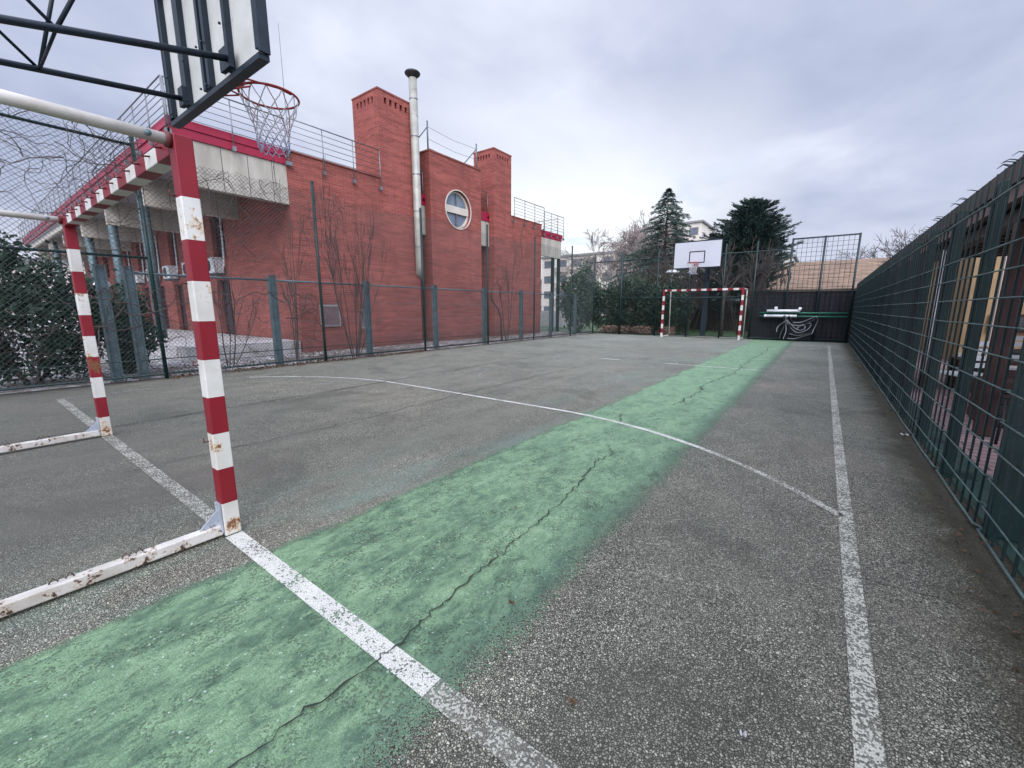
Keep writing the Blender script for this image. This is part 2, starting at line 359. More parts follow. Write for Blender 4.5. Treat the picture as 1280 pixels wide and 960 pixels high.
# ------------------------------------------------------------------ mesh builder
def root_of(o):
    while o.parent: o = o.parent
    return o
class MB:
    def __init__(s): s.v = []; s.f = []; s.sm = []
    def add(s, vs, fs, smooth=False):
        n = len(s.v); s.v += [tuple(v) for v in vs]
        s.f += [tuple(i + n for i in f) for f in fs]; s.sm += [smooth] * len(fs)
        return s
    def box(s, x0, x1, y0, y1, z0, z1):
        if x0 > x1: x0, x1 = x1, x0
        if y0 > y1: y0, y1 = y1, y0
        if z0 > z1: z0, z1 = z1, z0
        vs = [(x, y, z) for z in (z0, z1) for y in (y0, y1) for x in (x0, x1)]
        return s.add(vs, [(0, 2, 3, 1), (4, 5, 7, 6), (0, 1, 5, 4), (2, 6, 7, 3), (0, 4, 6, 2), (1, 3, 7, 5)])
    def beam(s, p, q, w, h, up=(0, 0, 1)):
        p = Vector(p); q = Vector(q); d = (q - p).normalized(); up = Vector(up)
        if abs(d.dot(up)) > .98: up = Vector((0, 1, 0))
        a = d.cross(up).normalized() * w / 2; b = a.cross(d).normalized() * h / 2
        vs = []
        for c in (p, q):
            vs += [c - a - b, c + a - b, c + a + b, c - a + b]
        return s.add(vs, [(3, 2, 1, 0), (4, 5, 6, 7), (0, 1, 5, 4), (1, 2, 6, 5), (2, 3, 7, 6), (3, 0, 4, 7)])
    def tube(s, pts, r, n=6, cap=True, closed=False):
        pts = [Vector(p) for p in pts]; m = len(pts)
        rs = r if isinstance(r, (list, tuple)) else [r] * m
        vs = []; prev = None
        for i, p in enumerate(pts):
            if closed: d = pts[(i + 1) % m] - pts[i - 1]
            else: d = pts[min(i + 1, m - 1)] - pts[max(i - 1, 0)]
            if d.length < 1e-9: d = Vector((0, 0, 1))
            d.normalize()
            if prev is None:
                ref = Vector((0, 0, 1)) if abs(d.z) < .9 else Vector((1, 0, 0))
                a = d.cross(ref).normalized()
            else:
                a = prev - d * prev.dot(d)
                a = a.normalized() if a.length > 1e-6 else d.orthogonal().normalized()
            prev = a; b = d.cross(a)
            for k in range(n):
                t = 2 * PI * k / n
                vs.append(p + (a * math.cos(t) + b * math.sin(t)) * rs[i])
        fs = []
        for i in range(m if closed else m - 1):
            j = (i + 1) % m
            for k in range(n):
                l = (k + 1) % n
                fs.append((i * n + k, i * n + l, j * n + l, j * n + k))
        if cap and not closed:
            fs.append(tuple(range(n - 1, -1, -1))); fs.append(tuple((m - 1) * n + k for k in range(n)))
        return s.add(vs, fs, n > 4)
    def lathe(s, c, prof, n=16):
        vs = []; m = len(prof)
        for r, z in prof:
            for k in range(n):
                t = 2 * PI * k / n; vs.append((c[0] + r * math.cos(t), c[1] + r * math.sin(t), c[2] + z))
        fs = [(i * n + k, i * n + (k + 1) % n, (i + 1) * n + (k + 1) % n, (i + 1) * n + k) for i in range(m - 1) for k in range(n)]
        return s.add(vs, fs, True)
    def build(s, name, m, parent=None, bevel=0, label=None, cat=None, group=None, kind=None, smooth_all=None):
        me = bpy.data.meshes.new(name)
        vs = np.array(s.v, dtype=np.float64).reshape(-1, 3)
        if parent is not None: off = np.array(root_of(parent)['base'])
        else:
            mn = vs.min(0); mx = vs.max(0); off = np.array([(mn[0] + mx[0]) / 2, (mn[1] + mx[1]) / 2, mn[2]])
            if kind == 'structure': off = np.zeros(3)
        me.from_pydata((vs - off).tolist(), [], s.f)
        me.polygons.foreach_set('use_smooth', s.sm)
        me.materials.append(M[m] if isinstance(m, str) else m)
        me.update()
        o = bpy.data.objects.new(name, me); col.objects.link(o)
        if parent is not None:
            o.parent = parent
            if not parent.parent is None or parent.type == 'MESH': o.location = (0, 0, 0)
        else:
            o.location = off.tolist(); o['base'] = off.tolist()
        if bevel:
            b = o.modifiers.new('bevel', 'BEVEL'); b.width = bevel; b.segments = 2; b.limit_method = 'ANGLE'
        tag(o, label, cat, group, kind)
        return o
def tag(o, label=None, cat=None, group=None, kind=None):
    for k, v in (('label', label), ('category', cat), ('group', group), ('kind', kind)):
        if v: o[k] = v
def thing(name, loc, label, cat, group=None, kind=None):
    o = bpy.data.objects.new(name, None); o.empty_display_size = .3
    col.objects.link(o); o.location = loc; o['base'] = list(loc)
    tag(o, label, cat, group, kind)
    return o
def dup(o, loc, label, group=None):
    def cp(a, par):
        c = a.copy(); col.objects.link(c)
        if par is not None: c.parent = par
        for ch in a.children: cp(ch, c)
        return c
    r = cp(o, None); r.location = loc; r['base'] = list(loc); r['label'] = label
    if group: r['group'] = group
    return r
def struct(name, mb, m, label=None):
    return mb.build(name, m, kind='structure', label=label)

# many small leaf faces at once
nprs = np.random.RandomState(11)
def leaf_mesh(name, centers, size, m, parent=None, aspect=.55, dirs=None, spread=1.0, **kw):
    c = np.asarray(centers, dtype=np.float64); n = len(c)
    d = nprs.normal(size=(n, 3))
    if dirs is not None: d = np.asarray(dirs) + d * spread * .5
    d /= np.linalg.norm(d, axis=1)[:, None] + 1e-9
    e = np.cross(d, nprs.normal(size=(n, 3))); e /= np.linalg.norm(e, axis=1)[:, None] + 1e-9
    sz = size * nprs.uniform(.6, 1.35, n)[:, None]
    a = d * sz; b = e * sz * aspect * .5
    vs = np.empty((n, 4, 3)); vs[:, 0] = c - a * .5; vs[:, 1] = c + b; vs[:, 2] = c + a * .5; vs[:, 3] = c - b
    vs = vs.reshape(-1, 3)
    if parent is not None: off = np.array(root_of(parent)['base'])
    else:
        mn = vs.min(0); mx = vs.max(0); off = np.array([(mn[0] + mx[0]) / 2, (mn[1] + mx[1]) / 2, mn[2]])
    me = bpy.data.meshes.new(name)
    me.vertices.add(n * 4); me.loops.add(n * 4); me.polygons.add(n)
    me.vertices.foreach_set('co', (vs - off).ravel())
    me.loops.foreach_set('vertex_index', np.arange(n * 4, dtype=np.int32))
    me.polygons.foreach_set('loop_start', np.arange(0, n * 4, 4, dtype=np.int32))
    me.polygons.foreach_set('loop_total', np.full(n, 4, dtype=np.int32))
    me.materials.append(M[m]); me.update(calc_edges=True); me.validate()
    o = bpy.data.objects.new(name, me); col.objects.link(o)
    if parent is not None: o.parent = parent
    else: o.location = off.tolist(); o['base'] = off.tolist()
    tag(o, kw.get('label'), kw.get('cat'), kw.get('group'), kw.get('kind'))
    return o
def blob_points(n, c, rad, clumps=40, cr=.22):
    """leaf positions gathered in clumps through an ellipsoid's volume, denser at the rim"""
    c = np.array(c); rad = np.array(rad)
    q = nprs.normal(size=(clumps, 3)); q /= np.linalg.norm(q, axis=1)[:, None]
    q *= nprs.uniform(.25, 1.0, (clumps, 1)) ** .5
    k = nprs.randint(0, clumps, n)
    w = nprs.uniform(.5, 1.3, clumps)[k][:, None]
    p = q[k] + nprs.normal(size=(n, 3)) * cr * w
    return c + p * rad

# tapering bare branches
def grow(mb, p, d, L, r, depth, rng, n=4, spread=.55, up=.12, kids=(2, 4), shrink=.68, wig=.12, rmin=.0035):
    segs = 4
    pts = [Vector(p)]; rs = [r]; dd = Vector(d).normalized()
    for i in range(segs):
        dd = (dd + Vector((rng.gauss(0, wig), rng.gauss(0, wig), rng.gauss(0, wig) + up * .4))).normalized()
        pts.append(pts[-1] + dd * L / segs); rs.append(max(rmin, r * (1 - .6 * (i + 1) / segs)))
    mb.tube(pts, rs, n if depth > 1 else 3, cap=False)
    if depth <= 0: return
    for k in range(rng.randint(*kids)):
        t = rng.uniform(.35, 1.0); i = min(segs - 1, int(t * segs)); f = t * segs - i
        q = pts[i].lerp(pts[i + 1], f)
        base = (pts[i + 1] - pts[i]).normalized()
        side = Vector((rng.gauss(0, 1), rng.gauss(0, 1), rng.gauss(0, .6))); side = (side - base * side.dot(base)).normalized()
        nd_ = (base + side * rng.uniform(spread * .6, spread * 1.4) + Vector((0, 0, up))).normalized()
        grow(mb, q, nd_, L * shrink * rng.uniform(.75, 1.15), max(rmin, rs[i] * .62), depth - 1, rng, n, spread, up, kids, shrink, wig, rmin)
# ------------------------------------------------------------------ camera, light, sky
cam = bpy.data.cameras.new('camera'); co = bpy.data.objects.new('camera', cam); col.objects.link(co)
pit, yaw, rol = .17996, -.63774, .00109
fw = Vector((math.sin(yaw) * math.cos(pit), math.cos(yaw) * math.cos(pit), -math.sin(pit)))
rt = Vector((math.cos(yaw), -math.sin(yaw), 0)); up = rt.cross(fw)
rt2 = rt * math.cos(rol) + up * math.sin(rol); up2 = -rt * math.sin(rol) + up * math.cos(rol)
co.matrix_world = Matrix(((rt2.x, up2.x, -fw.x, 0), (rt2.y, up2.y, -fw.y, 0), (rt2.z, up2.z, -fw.z, 1.2666), (0, 0, 0, 1)))
cam.sensor_width = 36; cam.lens = 519.39 / 1280 * 36; cam.clip_start = .05; cam.clip_end = 2000
sc.camera = co

SUN_EL, SUN_AZ = R(37), R(138)      # azimuth clockwise from +Y
sd = Vector((math.sin(SUN_AZ) * math.cos(SUN_EL), math.cos(SUN_AZ) * math.cos(SUN_EL), math.sin(SUN_EL)))
sl = bpy.data.lights.new('sun', 'SUN'); sl.energy = 1.5; sl.angle = R(40); sl.color = (1, .965, .92)
so = bpy.data.objects.new('sun', sl); col.objects.link(so); so.rotation_euler = sd.to_track_quat('Z', 'Y').to_euler()

w = bpy.data.worlds.new('World'); sc.world = w; w.use_nodes = True
nt = w.node_tree; nt.nodes.clear()
sky = nd(nt, 'ShaderNodeTexSky', sky_type='NISHITA', sun_disc=False, sun_elevation=SUN_EL, sun_rotation=SUN_AZ, air_density=1.2, dust_density=2.5)
dr = nd(nt, 'ShaderNodeTexCoord').outputs['Generated']
dz = xyz(nt, dr)[2]
zz = mt(nt, 'MAXIMUM', mt(nt, 'ADD', dz, .16), .05)
flat = nd(nt, 'ShaderNodeVectorMath', {0: dr, 1: nd(nt, 'ShaderNodeCombineXYZ', {0: zz, 1: zz, 2: zz}).outputs[0]}, operation='DIVIDE').outputs[0]
flat = mp(nt, flat, (.8, .8, .05), rot=(0, 0, .5))
c1 = nd(nt, 'ShaderNodeTexNoise', {'Vector': flat, 'Scale': .75, 'Detail': 6.0, 'Roughness': .5, 'Distortion': .4}).outputs['Fac']
c2 = nd(nt, 'ShaderNodeTexNoise', {'Vector': mp(nt, flat, loc=(7, 3, 1)), 'Scale': 2.2, 'Detail': 6.0, 'Roughness': .55, 'Distortion': .3}).outputs['Fac']
cf = mt(nt, 'ADD', mt(nt, 'MULTIPLY', c1, .7), mt(nt, 'MULTIPLY', c2, .3))
cloud = ramp(nt, cf, (.37, (.37, .415, .565)), (.50, (.50, .54, .69)), (.62, (.70, .74, .86)))
# paler bank of cloud low over the far end of the court
bd = Vector((math.sin(R(-33)), math.cos(R(-33)), .22)).normalized()
dot = nd(nt, 'ShaderNodeVectorMath', {0: dr, 1: tuple(bd)}, operation='DOT_PRODUCT').outputs['Value']
lo = mt(nt, 'MULTIPLY', maprange(nt, dot, .87, .985, 0, 1), maprange(nt, mt(nt, 'ADD', dz, mt(nt, 'MULTIPLY', c2, .22)), .32, .52, 1, 0), clamp=True)
cloud = mix(nt, lo, cloud, (.86, .89, .92))
hz = maprange(nt, dz, 0.0, .20, .42, 0)
cloud = mix(nt, hz, cloud, (.72, .75, .84))
zen = mt(nt, 'ADD', maprange(nt, dz, .55, .95, 1.0, 2.6), maprange(nt, nd(nt, 'ShaderNodeVectorMath', {0: dr, 1: tuple(sd)}, operation='DOT_PRODUCT').outputs['Value'], .30, 1.0, 0, 2.6))
cm = nd(nt, 'ShaderNodeVectorMath', {0: cloud, 'Scale': mt(nt, 'MULTIPLY', zen, 10.0)}, operation='SCALE').outputs[0]
gapm = mt(nt, 'MULTIPLY', ramp(nt, c2, (.56, 0.0), (.68, 1.0)), lo)
skyc = nd(nt, 'ShaderNodeVectorMath', {0: sky.outputs[0], 'Scale': 1.0}, operation='SCALE').outputs[0]
gapc = mix(nt, .55, cm, mix(nt, .5, skyc, (4.4, 6.6, 8.2)))
fin = mix(nt, gapm, mix(nt, .05, cm, skyc), gapc)
bg = nd(nt, 'ShaderNodeBackground', {'Color': fin, 'Strength': .1})
nd(nt, 'ShaderNodeOutputWorld', {'Surface': bg.outputs[0]})
vs_ = sc.view_settings; vs_.view_transform = 'Standard'; vs_.look = 'None'; vs_.exposure = EXPO; vs_.gamma = 1

# ------------------------------------------------------------------ ground
b = MB(); S = 700
b.add([(-S, -S, -.03), (S, -S, -.03), (S, S, -.03), (-S, S, -.03)], [(0, 1, 2, 3)])
struct('ground', b, 'earth')
def sheet(name, x0, x1, y0, y1, z, m):
    b = MB(); b.add([(x0, y0, z), (x1, y0, z), (x1, y1, z), (x0, y1, z)], [(0, 1, 2, 3)]); return struct(name, b, m)
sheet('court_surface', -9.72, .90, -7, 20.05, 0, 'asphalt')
sheet('pavement', -60, -9.72, -12, 45, -.012, 'rubble')
sheet('terrace_paving', .90, 14, -7, 26, -.004, 'paver')
sheet('lawn', -30, 20, 20.05, 60, -.008, 'grass')
b = MB(); b.add([(-2.3, -7, .004), (-.6, -7, .004), (-.6, 20.0, .004), (-2.3, 20.0, .004)], [(0, 1, 2, 3)])
struct('green_strip', b, 'green')
def line(name, pts, w, m, z=.008):
    pts = [Vector((x, y, 0)) for x, y in pts]; vs = []; n = len(pts)
    for i, p in enumerate(pts):
        d = (pts[min(n - 1, i + 1)] - pts[max(0, i - 1)]).normalized(); s = Vector((-d.y, d.x, 0)) * w / 2
        vs += [(p.x - s.x, p.y - s.y, z), (p.x + s.x, p.y + s.y, z)]
    b = MB(); b.add(vs, [(2 * i, 2 * i + 2, 2 * i + 3, 2 * i + 1) for i in range(n - 1)]); return struct(name, b, m)
line('sideline_marking', [(.24, -3), (.24, 18.3)], .072, 'line_mid')
line('goal_line_marking', [(.20, .80), (-.93, .80)], .085, 'line_old')
line('goal_line_marking', [(-.93, .80), (-2.55, .80)], .085, 'line_new')
line('goal_line_marking', [(-2.65, .80), (-5.62, .80)], .085, 'line_old')
line('goal_line_marking', [(-5.74, .80), (-8.5, .80)], .085, 'line_old')
line('sideline_marking', [(-8.5, .80), (-8.5, 18.3)], .06, 'line_faint')
def arc(gx0, gx1, y, sgn, r):
    pts = []
    for i in range(25):
        t = PI / 2 * i / 24; pts.append((gx1 + r * math.cos(t), y + sgn * r * math.sin(t)))
    for i in range(1, 12): pts.append((gx1 + (gx0 - gx1) * i / 12, y + sgn * r))
    for i in range(25):
        t = PI / 2 + PI / 2 * i / 24; pts.append((gx0 + r * math.cos(t), y + sgn * r * math.sin(t)))
    return [p for p in pts if -8.5 <= p[0] <= .24]
A = arc(-5.68, -2.6, .8, 1, 3.65)
k0 = [p for p in A if p[0] > -.85]; k1 = [p for p in A if -2.5 < p[0] <= -.75]; k2 = [p for p in A if p[0] <= -2.4]
line('goal_area_marking', [(.22, 3.12)] + k0, .06, 'line_mid'); line('goal_area_marking', [k0[-1]] + k1, .06, 'line_new'); line('goal_area_marking', [k1[-1]] + k2, .055, 'line_new')
B = arc(-5.75, -2.67, 19.0, -1, 3.65)
line('goal_area_marking', [p for p in B if p[0] > -2.3], .06, 'line_mid')
line('goal_area_marking', [p for p in B if p[0] <= -2.25], .06, 'line_faint')
line('centre_line_marking', [(.20, 9.9), (-1.0, 9.9)], .06, 'line_old')
line('centre_line_marking', [(-1.0, 9.9), (-2.9, 9.9)], .07, 'line_new')
line('centre_line_marking', [(-2.9, 9.9), (-4.0, 9.9)], .05, 'line_old')
line('centre_line_marking', [(-4.0, 9.9), (-4.45, 9.9)], .09, 'line_new')
line('centre_line_marking', [(-4.45, 9.9), (-8.4, 9.9)], .05, 'line_faint')
line('centre_circle_marking', [(-4.15 + 1.5 * math.cos(t * PI / 24), 9.9 + 1.5 * math.sin(t * PI / 24)) for t in range(49)], .05, 'line_faint')
line('free_throw_marking', [(-4.15 + 1.35 * math.cos(t * PI / 24), 6.8 + 1.35 * math.sin(t * PI / 24)) for t in range(49)], .045, 'line_faint')
line('free_throw_marking', [(-6.9, 3.2), (-5.9, 5.5), (-5.5, 6.8)], .045, 'line_faint')
line('goal_line_marking', [(.2, 18.3), (-2.0, 18.3)], .06, 'line_old')
line('goal_line_marking', [(-1.0, 14.6), (-2.1, 14.9), (-3.4, 15.1)], .05, 'line_faint')

# cracks: thin dark jagged strips
def crack(pts, w, seed, sub=10, jit=.035, name='crack'):
    r_ = random.Random(seed); vs = []; P = []
    for i in range(len(pts) - 1):
        for k in range(sub):
            t = k / sub
            P.append((pts[i][0] + (pts[i + 1][0] - pts[i][0]) * t + r_.gauss(0, jit), pts[i][1] + (pts[i + 1][1] - pts[i][1]) * t + r_.gauss(0, jit)))
    P.append(pts[-1])
    n = len(P)
    for i, p in enumerate(P):
        a = P[max(0, i - 1)]; c = P[min(n - 1, i + 1)]
        d = Vector((c[0] - a[0], c[1] - a[1], 0)).normalized(); s = Vector((-d.y, d.x, 0))
        ww = w * r_.uniform(.25, 1.2) * (1 if 0 < i < n - 1 else .1)
        vs += [(p[0] - s.x * ww / 2, p[1] - s.y * ww / 2, .012), (p[0] + s.x * ww / 2, p[1] + s.y * ww / 2, .012)]
    b = MB(); b.add(vs, [(2 * i, 2 * i + 2, 2 * i + 3, 2 * i + 1) for i in range(n - 1)]); return struct(name, b, 'crackdark')
M['crackdark'] = simple('dark crack in asphalt', (.022, .026, .022), .95)
crack([(-1.24, -.3), (-1.21, .0), (-1.19, .32), (-1.17, .75), (-1.2, 1.15), (-1.23, 1.6), (-1.24, 2.0), (-1.31, 2.6), (-1.40, 3.1), (-1.36, 3.35), (-1.52, 3.55)], .0085, 2, sub=16, jit=.009)
crack([(-1.5, 5.6), (-1.42, 6.4), (-1.50, 7.5), (-1.33, 9.0), (-1.38, 11.0), (-1.30, 13.5), (-1.36, 16.5)], .013, 5, jit=.03)
crack([(-1.72, 4.4), (-1.85, 4.7)], .012, 6, jit=.01)
crack([(-6.05, -1.0), (-6.0, 3), (-6.1, 8), (-6.0, 14)], .022, 7, sub=24, jit=.012, name='paving_seam')
crack([(-4.25, .6), (-4.15, 2.4), (-4.25, 5), (-4.2, 9)], .013, 8, sub=20, jit=.02, name='paving_seam')
crack([(.25, 2.4), (.6, 2.44)], .006, 9, jit=.006)
crack([(-.2, 7.2), (.2, 7.25)], .014, 10, jit=.012)
crack([(.35, 8.0), (.6, 8.1)], .014, 12, jit=.012)

# ------------------------------------------------------------------ handball goals
def goal(cx, y, sg, name_label, mats):
    """sg: +1 = its back is towards +Y"""
    t = thing('handball_goal', (cx, y, 0), name_label, 'goal', 'red and white handball goals')
    for s in (-1, 1):
        b = MB(); b.box(cx + s * 1.54 - .04, cx + s * 1.54 + .04, y - .04, y + .04, .008, 2.08)
        p = b.build('post', mats[0], t, bevel=.005)
        # hooks for the net on the rear edge of the post
        for k in range(4):
            z = .55 + .42 * k; b = MB()
            b.tube([(cx + s * 1.54 - s * .03, y + sg * .04, z), (cx + s * 1.54 - s * .03, y + sg * .062, z), (cx + s * 1.54 - s * .03, y + sg * .062, z + .025)], .004, 5)
            b.build('net_hook', 'hook_dark', p)
        b = MB(); yb = y + sg * .045
        b.beam((cx + s * 1.54, yb, .045), (cx + s * 1.54, y + sg * 1.15, .045), .055, .055)
        bar = b.build('base_bar', 'white_rust', t, bevel=.006)
        b = MB()    # gusset plate between post and bar
        x = cx + s * 1.54
        b.add([(x - .004, yb, .07), (x - .004, yb + sg * .10, .075), (x - .004, yb, .17), (x + .004, yb, .07), (x + .004, yb + sg * .10, .075), (x + .004, yb, .17)],
              [(0, 1, 2), (5, 4, 3), (0, 3, 4, 1), (1, 4, 5, 2), (2, 5, 3, 0)])
        b.box(x - .03, x + .03, yb - sg * .002, yb + sg * .008, .03, .20)
        b.build('gusset', 'gusset', t)
        for yy in (.38, .62):   # rusty wire loops that held the net
            b = MB(); pts = [(x + (.008 if k % 2 else -.008), y + sg * (yy + k * .013), .074 + (.030 if k % 2 else 0)) for k in range(7)]
            b.tube(pts, .0035, 5); b.build('net_loop', 'leaf_brown', bar)
        b = MB(); zt = 2.055
        b.tube([(x - s * .0, y + sg * .04, zt), (x, y + sg * .95, zt)], .026, 14)
        b.build('top_tube', 'white_tube', t)
        b = MB(); b.tube([(x, y + sg * .041, zt), (x, y + sg * .062, zt)], .036, 14); b.build('tube_collar', 'hook_dark', t)
        b = MB(); b.tube([(x - .005, y + sg * .13, zt), (x + .034, y + sg * .13, zt)], .013, 10); b.build('bolt', 'galv', t)
        b = MB(); b.tube([(x, y + sg * .95, zt), (x, y + sg * .95 + sg * .05, 1.9), (x, y + sg * 1.12, .05)], .024, 10)
        b.build('rear_tube', 'white_tube', t)
    b = MB(); b.box(cx - 1.497, cx + 1.497, y - .04, y + .04, 1.998, 2.078)
    cb = b.build('crossbar', mats[1], t, bevel=.005)
    for k in range(15):
        x = cx - 1.4 + k * .2; b = MB()
        b.tube([(x, y + sg * .04, 2.05), (x, y + sg * .07, 2.045), (x, y + sg * .07, 2.07)], .0055, 5); b.build('net_hook', 'hook_dark', cb)
    b = MB(); b.tube([(cx - 1.52, y + sg * 1.12, .03), (cx + 1.52, y + sg * 1.12, .03)], .022, 10); b.build('rear_ground_tube', 'white_tube', t)
    return t
M['gusset'] = simple('pale blue grey plate', (.34, .37, .42), .55, dirt=(.08, .05, .03), dirt_amt=.57, dscale=30)
PM = striped_mat('striped post paint', 2, 0.0, red_from=1.8, rust=.60, spots=((-5.676, .76, .72, .16, .12), (-5.65, .84, .66, .10, .08), (-2.63, .76, 1.08, .09, .09), (-2.56, .76, .52, .07, .07), (-2.56, .80, .06, .06, .08), (-5.66, .8, .08, .12, .12), (-4.2, 20, 0, .01, 0)))
CM = striped_mat('striped crossbar paint', 0, 3.03 + 4.0, rust=.64)
goal(-4.136, .803, -1, 'near handball goal with red and white banded posts, left of the green strip', (PM, CM))
goal(-4.216, 19.0, 1, 'far handball goal with small red and white banded posts at the end of the court', (PM, CM))

# ------------------------------------------------------------------ basketball hoops
def hoop(xc, yb, sg, ypole, label, detail=True):
    """sg: direction the hoop faces (+1 = +Y)"""
    t = thing('basketball_hoop', (xc, ypole, 0), label, 'basketball hoop', 'basketball hoops at both ends')
    z0, z1, W = 2.89, 3.90, 1.75
    b = MB(); b.box(xc - .10, xc + .10, ypole - .10, ypole + .10, 0, 3.45)
    b.box(xc - .2, xc + .2, ypole - .2, ypole + .2, 0, .03)
    b.build('pole', 'arm_blue', t, bevel=.01)
    def P(s, f, z=None):      # f 0 at the board, 1 at the pole
        return Vector((xc + s * .475 * (1 - f * .93), yb - sg * .05 + (ypole - yb) * f, 2.98 - f * .55 if z is None else z))
    def U(f, s=0): return Vector((xc + s * .30 * (1 - f * .9), yb - sg * .05 + (ypole - yb) * f, 3.78 - f * .45))
    for s in (-1, 1):
        b = MB(); b.tube([P(s, 0), P(s, 1)], .021 if s > 0 else .020, 12); b.build('support_arm', 'arm_blue', t)
    for s in (-1, 1): b = MB(); b.tube([U(0, s), U(1, s)], .018, 12); b.build('support_arm', 'arm_blue', t)
    for f0 in (.295, .66):
        for s, g0, g1 in ((1, -.145, .22), (-1, -.075, .27)):
            b = MB(); b.tube([P(s, f0), U(f0 + g0, s)], .011, 8); b.build('brace', 'arm_blue', t)
            b = MB(); b.tube([P(s, f0), U(f0 + g1, s)], .010, 8); b.build('brace', 'arm_blue', t)
        b = MB(); b.tube([P(1, f0), P(-1, f0)], .009, 8); b.build('brace', 'arm_blue', t)
    b = MB(); b.box(xc - W / 2, xc + W / 2, yb, yb + sg * .018, z0 + .012, z1 - .012)
    bd_ = b.build('backboard', 'board_back' if sg > 0 else 'board_front', t)
    fm = MB(); ya, yc = yb - sg * .042, yb - sg * .002
    for x in (xc - W / 2 + .02, xc - .475, xc - .06, xc + .03, xc + .40, xc + W / 2 - .02):
        wd = .05 if abs(abs(x - xc) - W / 2) < .1 else (.10 if x < xc - .3 else .045)
        fm.box(x - wd / 2, x + wd / 2, ya, yc, z0 + .04, z1 - .04)
    fm.box(xc - W / 2 - .005, xc + W / 2 + .005, yb - sg * .045, yb + sg * .022, z0 - .025, z0 + .01)
    for x in (xc - W / 2 + .055, xc - .40, xc - .10, xc + .01, xc + .36): fm.tube([(x, ya - sg * .004, z0 + .06), (x, ya - sg * .016, z0 + .06)], .009, 8); fm.tube([(x, ya - sg * .004, z0 + .35), (x, ya - sg * .016, z0 + .35)], .009, 8)
    fm.box(xc - .475 - .05, xc - .475 + .05, yb - sg * .075, ya - sg * .001, z0 + .03, z0 + .17); fm.box(xc + .40 - .05, xc + .475 + .03, yb - sg * .075, ya - sg * .001, z0 + .03, z0 + .17)
    fm.box(xc - W / 2 - .005, xc + W / 2 + .005, yb - sg * .045, yb + sg * .022, z1 - .01, z1 + .03)
    for s in (-1, 1): fm.box(xc + s * (W / 2 + .005), xc + s * (W / 2 - .005) + s * .03, yb - sg * .045, yb + sg * .022, z0 + .011, z1 - .011)
    fm.build('board_frame', 'arm_blue', bd_)
    if True:     # painted rectangle on the front face
        b = MB(); yf = yb + sg * .020
        for x0, x1, za, zb in ((-.30, .30, 3.49, 3.53), (-.30, .30, 3.06, 3.10), (-.30, -.262, 3.101, 3.489), (.262, .30, 3.101, 3.489)):
            b.box(xc + x0, xc + x1, yf, yf + sg * .003, za, zb)
        b.build('target_square', 'black', bd_)
    # rim
    yr = yb + sg * .43; rc = Vector((xc - .02, yr, 3.05)); n = 40
    b = MB()
    b.tube([rc + Vector((math.cos(2 * PI * k / n) * .225, math.sin(2 * PI * k / n) * .225, 0)) for k in range(n)], .0095, 8, closed=True)
    for s in (-1, 1):
        b.tube([(xc + s * .10, yb + sg * .02, 3.045), rc + Vector((s * .215, -sg * .02, -.004)), rc + Vector((s * .19, sg * .09, -.004))], .007, 6)
        b.tube([(xc + s * .07, yb + sg * .02, 2.92), rc + Vector((s * .12, -sg * .20, -.03))], .007, 6)
    b.box(xc - .09, xc + .09, yb + sg * .021, yb + sg * .03, 2.92, 3.09)
    b.box(xc - .07, xc + .07, yb + sg * .03, yb + sg * .21, 3.035, 3.055)
    rim = b.build('rim', 'rim_red', t)
    # net: 12 strands crossing, tapering, bottom rows in another colour
    ns_ = 12; rows = 7; rr = lambda v: .222 * (1 - v) ** 1.3 + .105 * (1 - (1 - v) ** 1.3) + .01 * math.sin(v * 9)
    nets = {'net_white': MB(), 'net_red': MB(), 'net_blue': MB()}
    rg = random.Random(3)
    zz_ = [0, .10, .17, .235, .295, .35, .40, .45]
    for k in range(ns_):
        for sgn in (-1, 1):
            for i in range(rows):
                a0 = 2 * PI * (k + sgn * i * .5) / ns_; a1 = 2 * PI * (k + sgn * (i + 1) * .5) / ns_
                v0, v1 = zz_[i] / .45, zz_[i + 1] / .45
                sway = Vector((.01 * v1, 0, 0))
                p = rc + Vector((math.cos(a0) * rr(v0), math.sin(a0) * rr(v0), -zz_[i] - .004)); q = rc + Vector((math.cos(a1) * rr(v1), math.sin(a1) * rr(v1), -zz_[i + 1]))
                c = 'net_blue' if i >= 5 else ('net_red' if (k in (0, 11, 6) and i < 4 and sgn > 0) else 'net_white')
                mid = (p + q) / 2 + Vector((rg.gauss(0, .004), rg.gauss(0, .004), rg.gauss(0, .003)))
                nets[c].tube([p, mid, q], .0042, 5, cap=False)
    for c, mb in nets.items(): mb.build('net', c, rim)
    return t
hoop(-4.0, 1.5, 1, -1.35, 'near basketball hoop with dark truss arms, pale board back and red rim')
hoop(-4.34, 18.3, -1, 20.35, 'far basketball hoop with white backboard above the far goal')
# ------------------------------------------------------------------ brick building
BX = -12.0
bl = thing('brick_building', (BX, 12, 0), 'red brick building with two square towers, a round window and crimson parapet', 'building')
def part(name, m, par, *boxes, bevel=0, label=None):
    b = MB()
    for q in boxes: b.box(*q)
    return b.build(name, m, par, bevel=bevel, label=label)
# main body and front blocks
part('wall', 'brick', bl, (-14.2, BX, 6.05, 10.56, 0, 5.40), (-14.2, BX + .03, 6.03, 9.06, 5.402, 5.44))
part('wall', 'brick', bl, (-40, -14.2, 7.2, 18.68, 0, 5.0))
part('wall', 'brick', bl, (-14.2, BX, 16.13, 18.70, 0, 5.42), (-14.2, BX + .02, 16.13, 18.72, 5.422, 5.46))
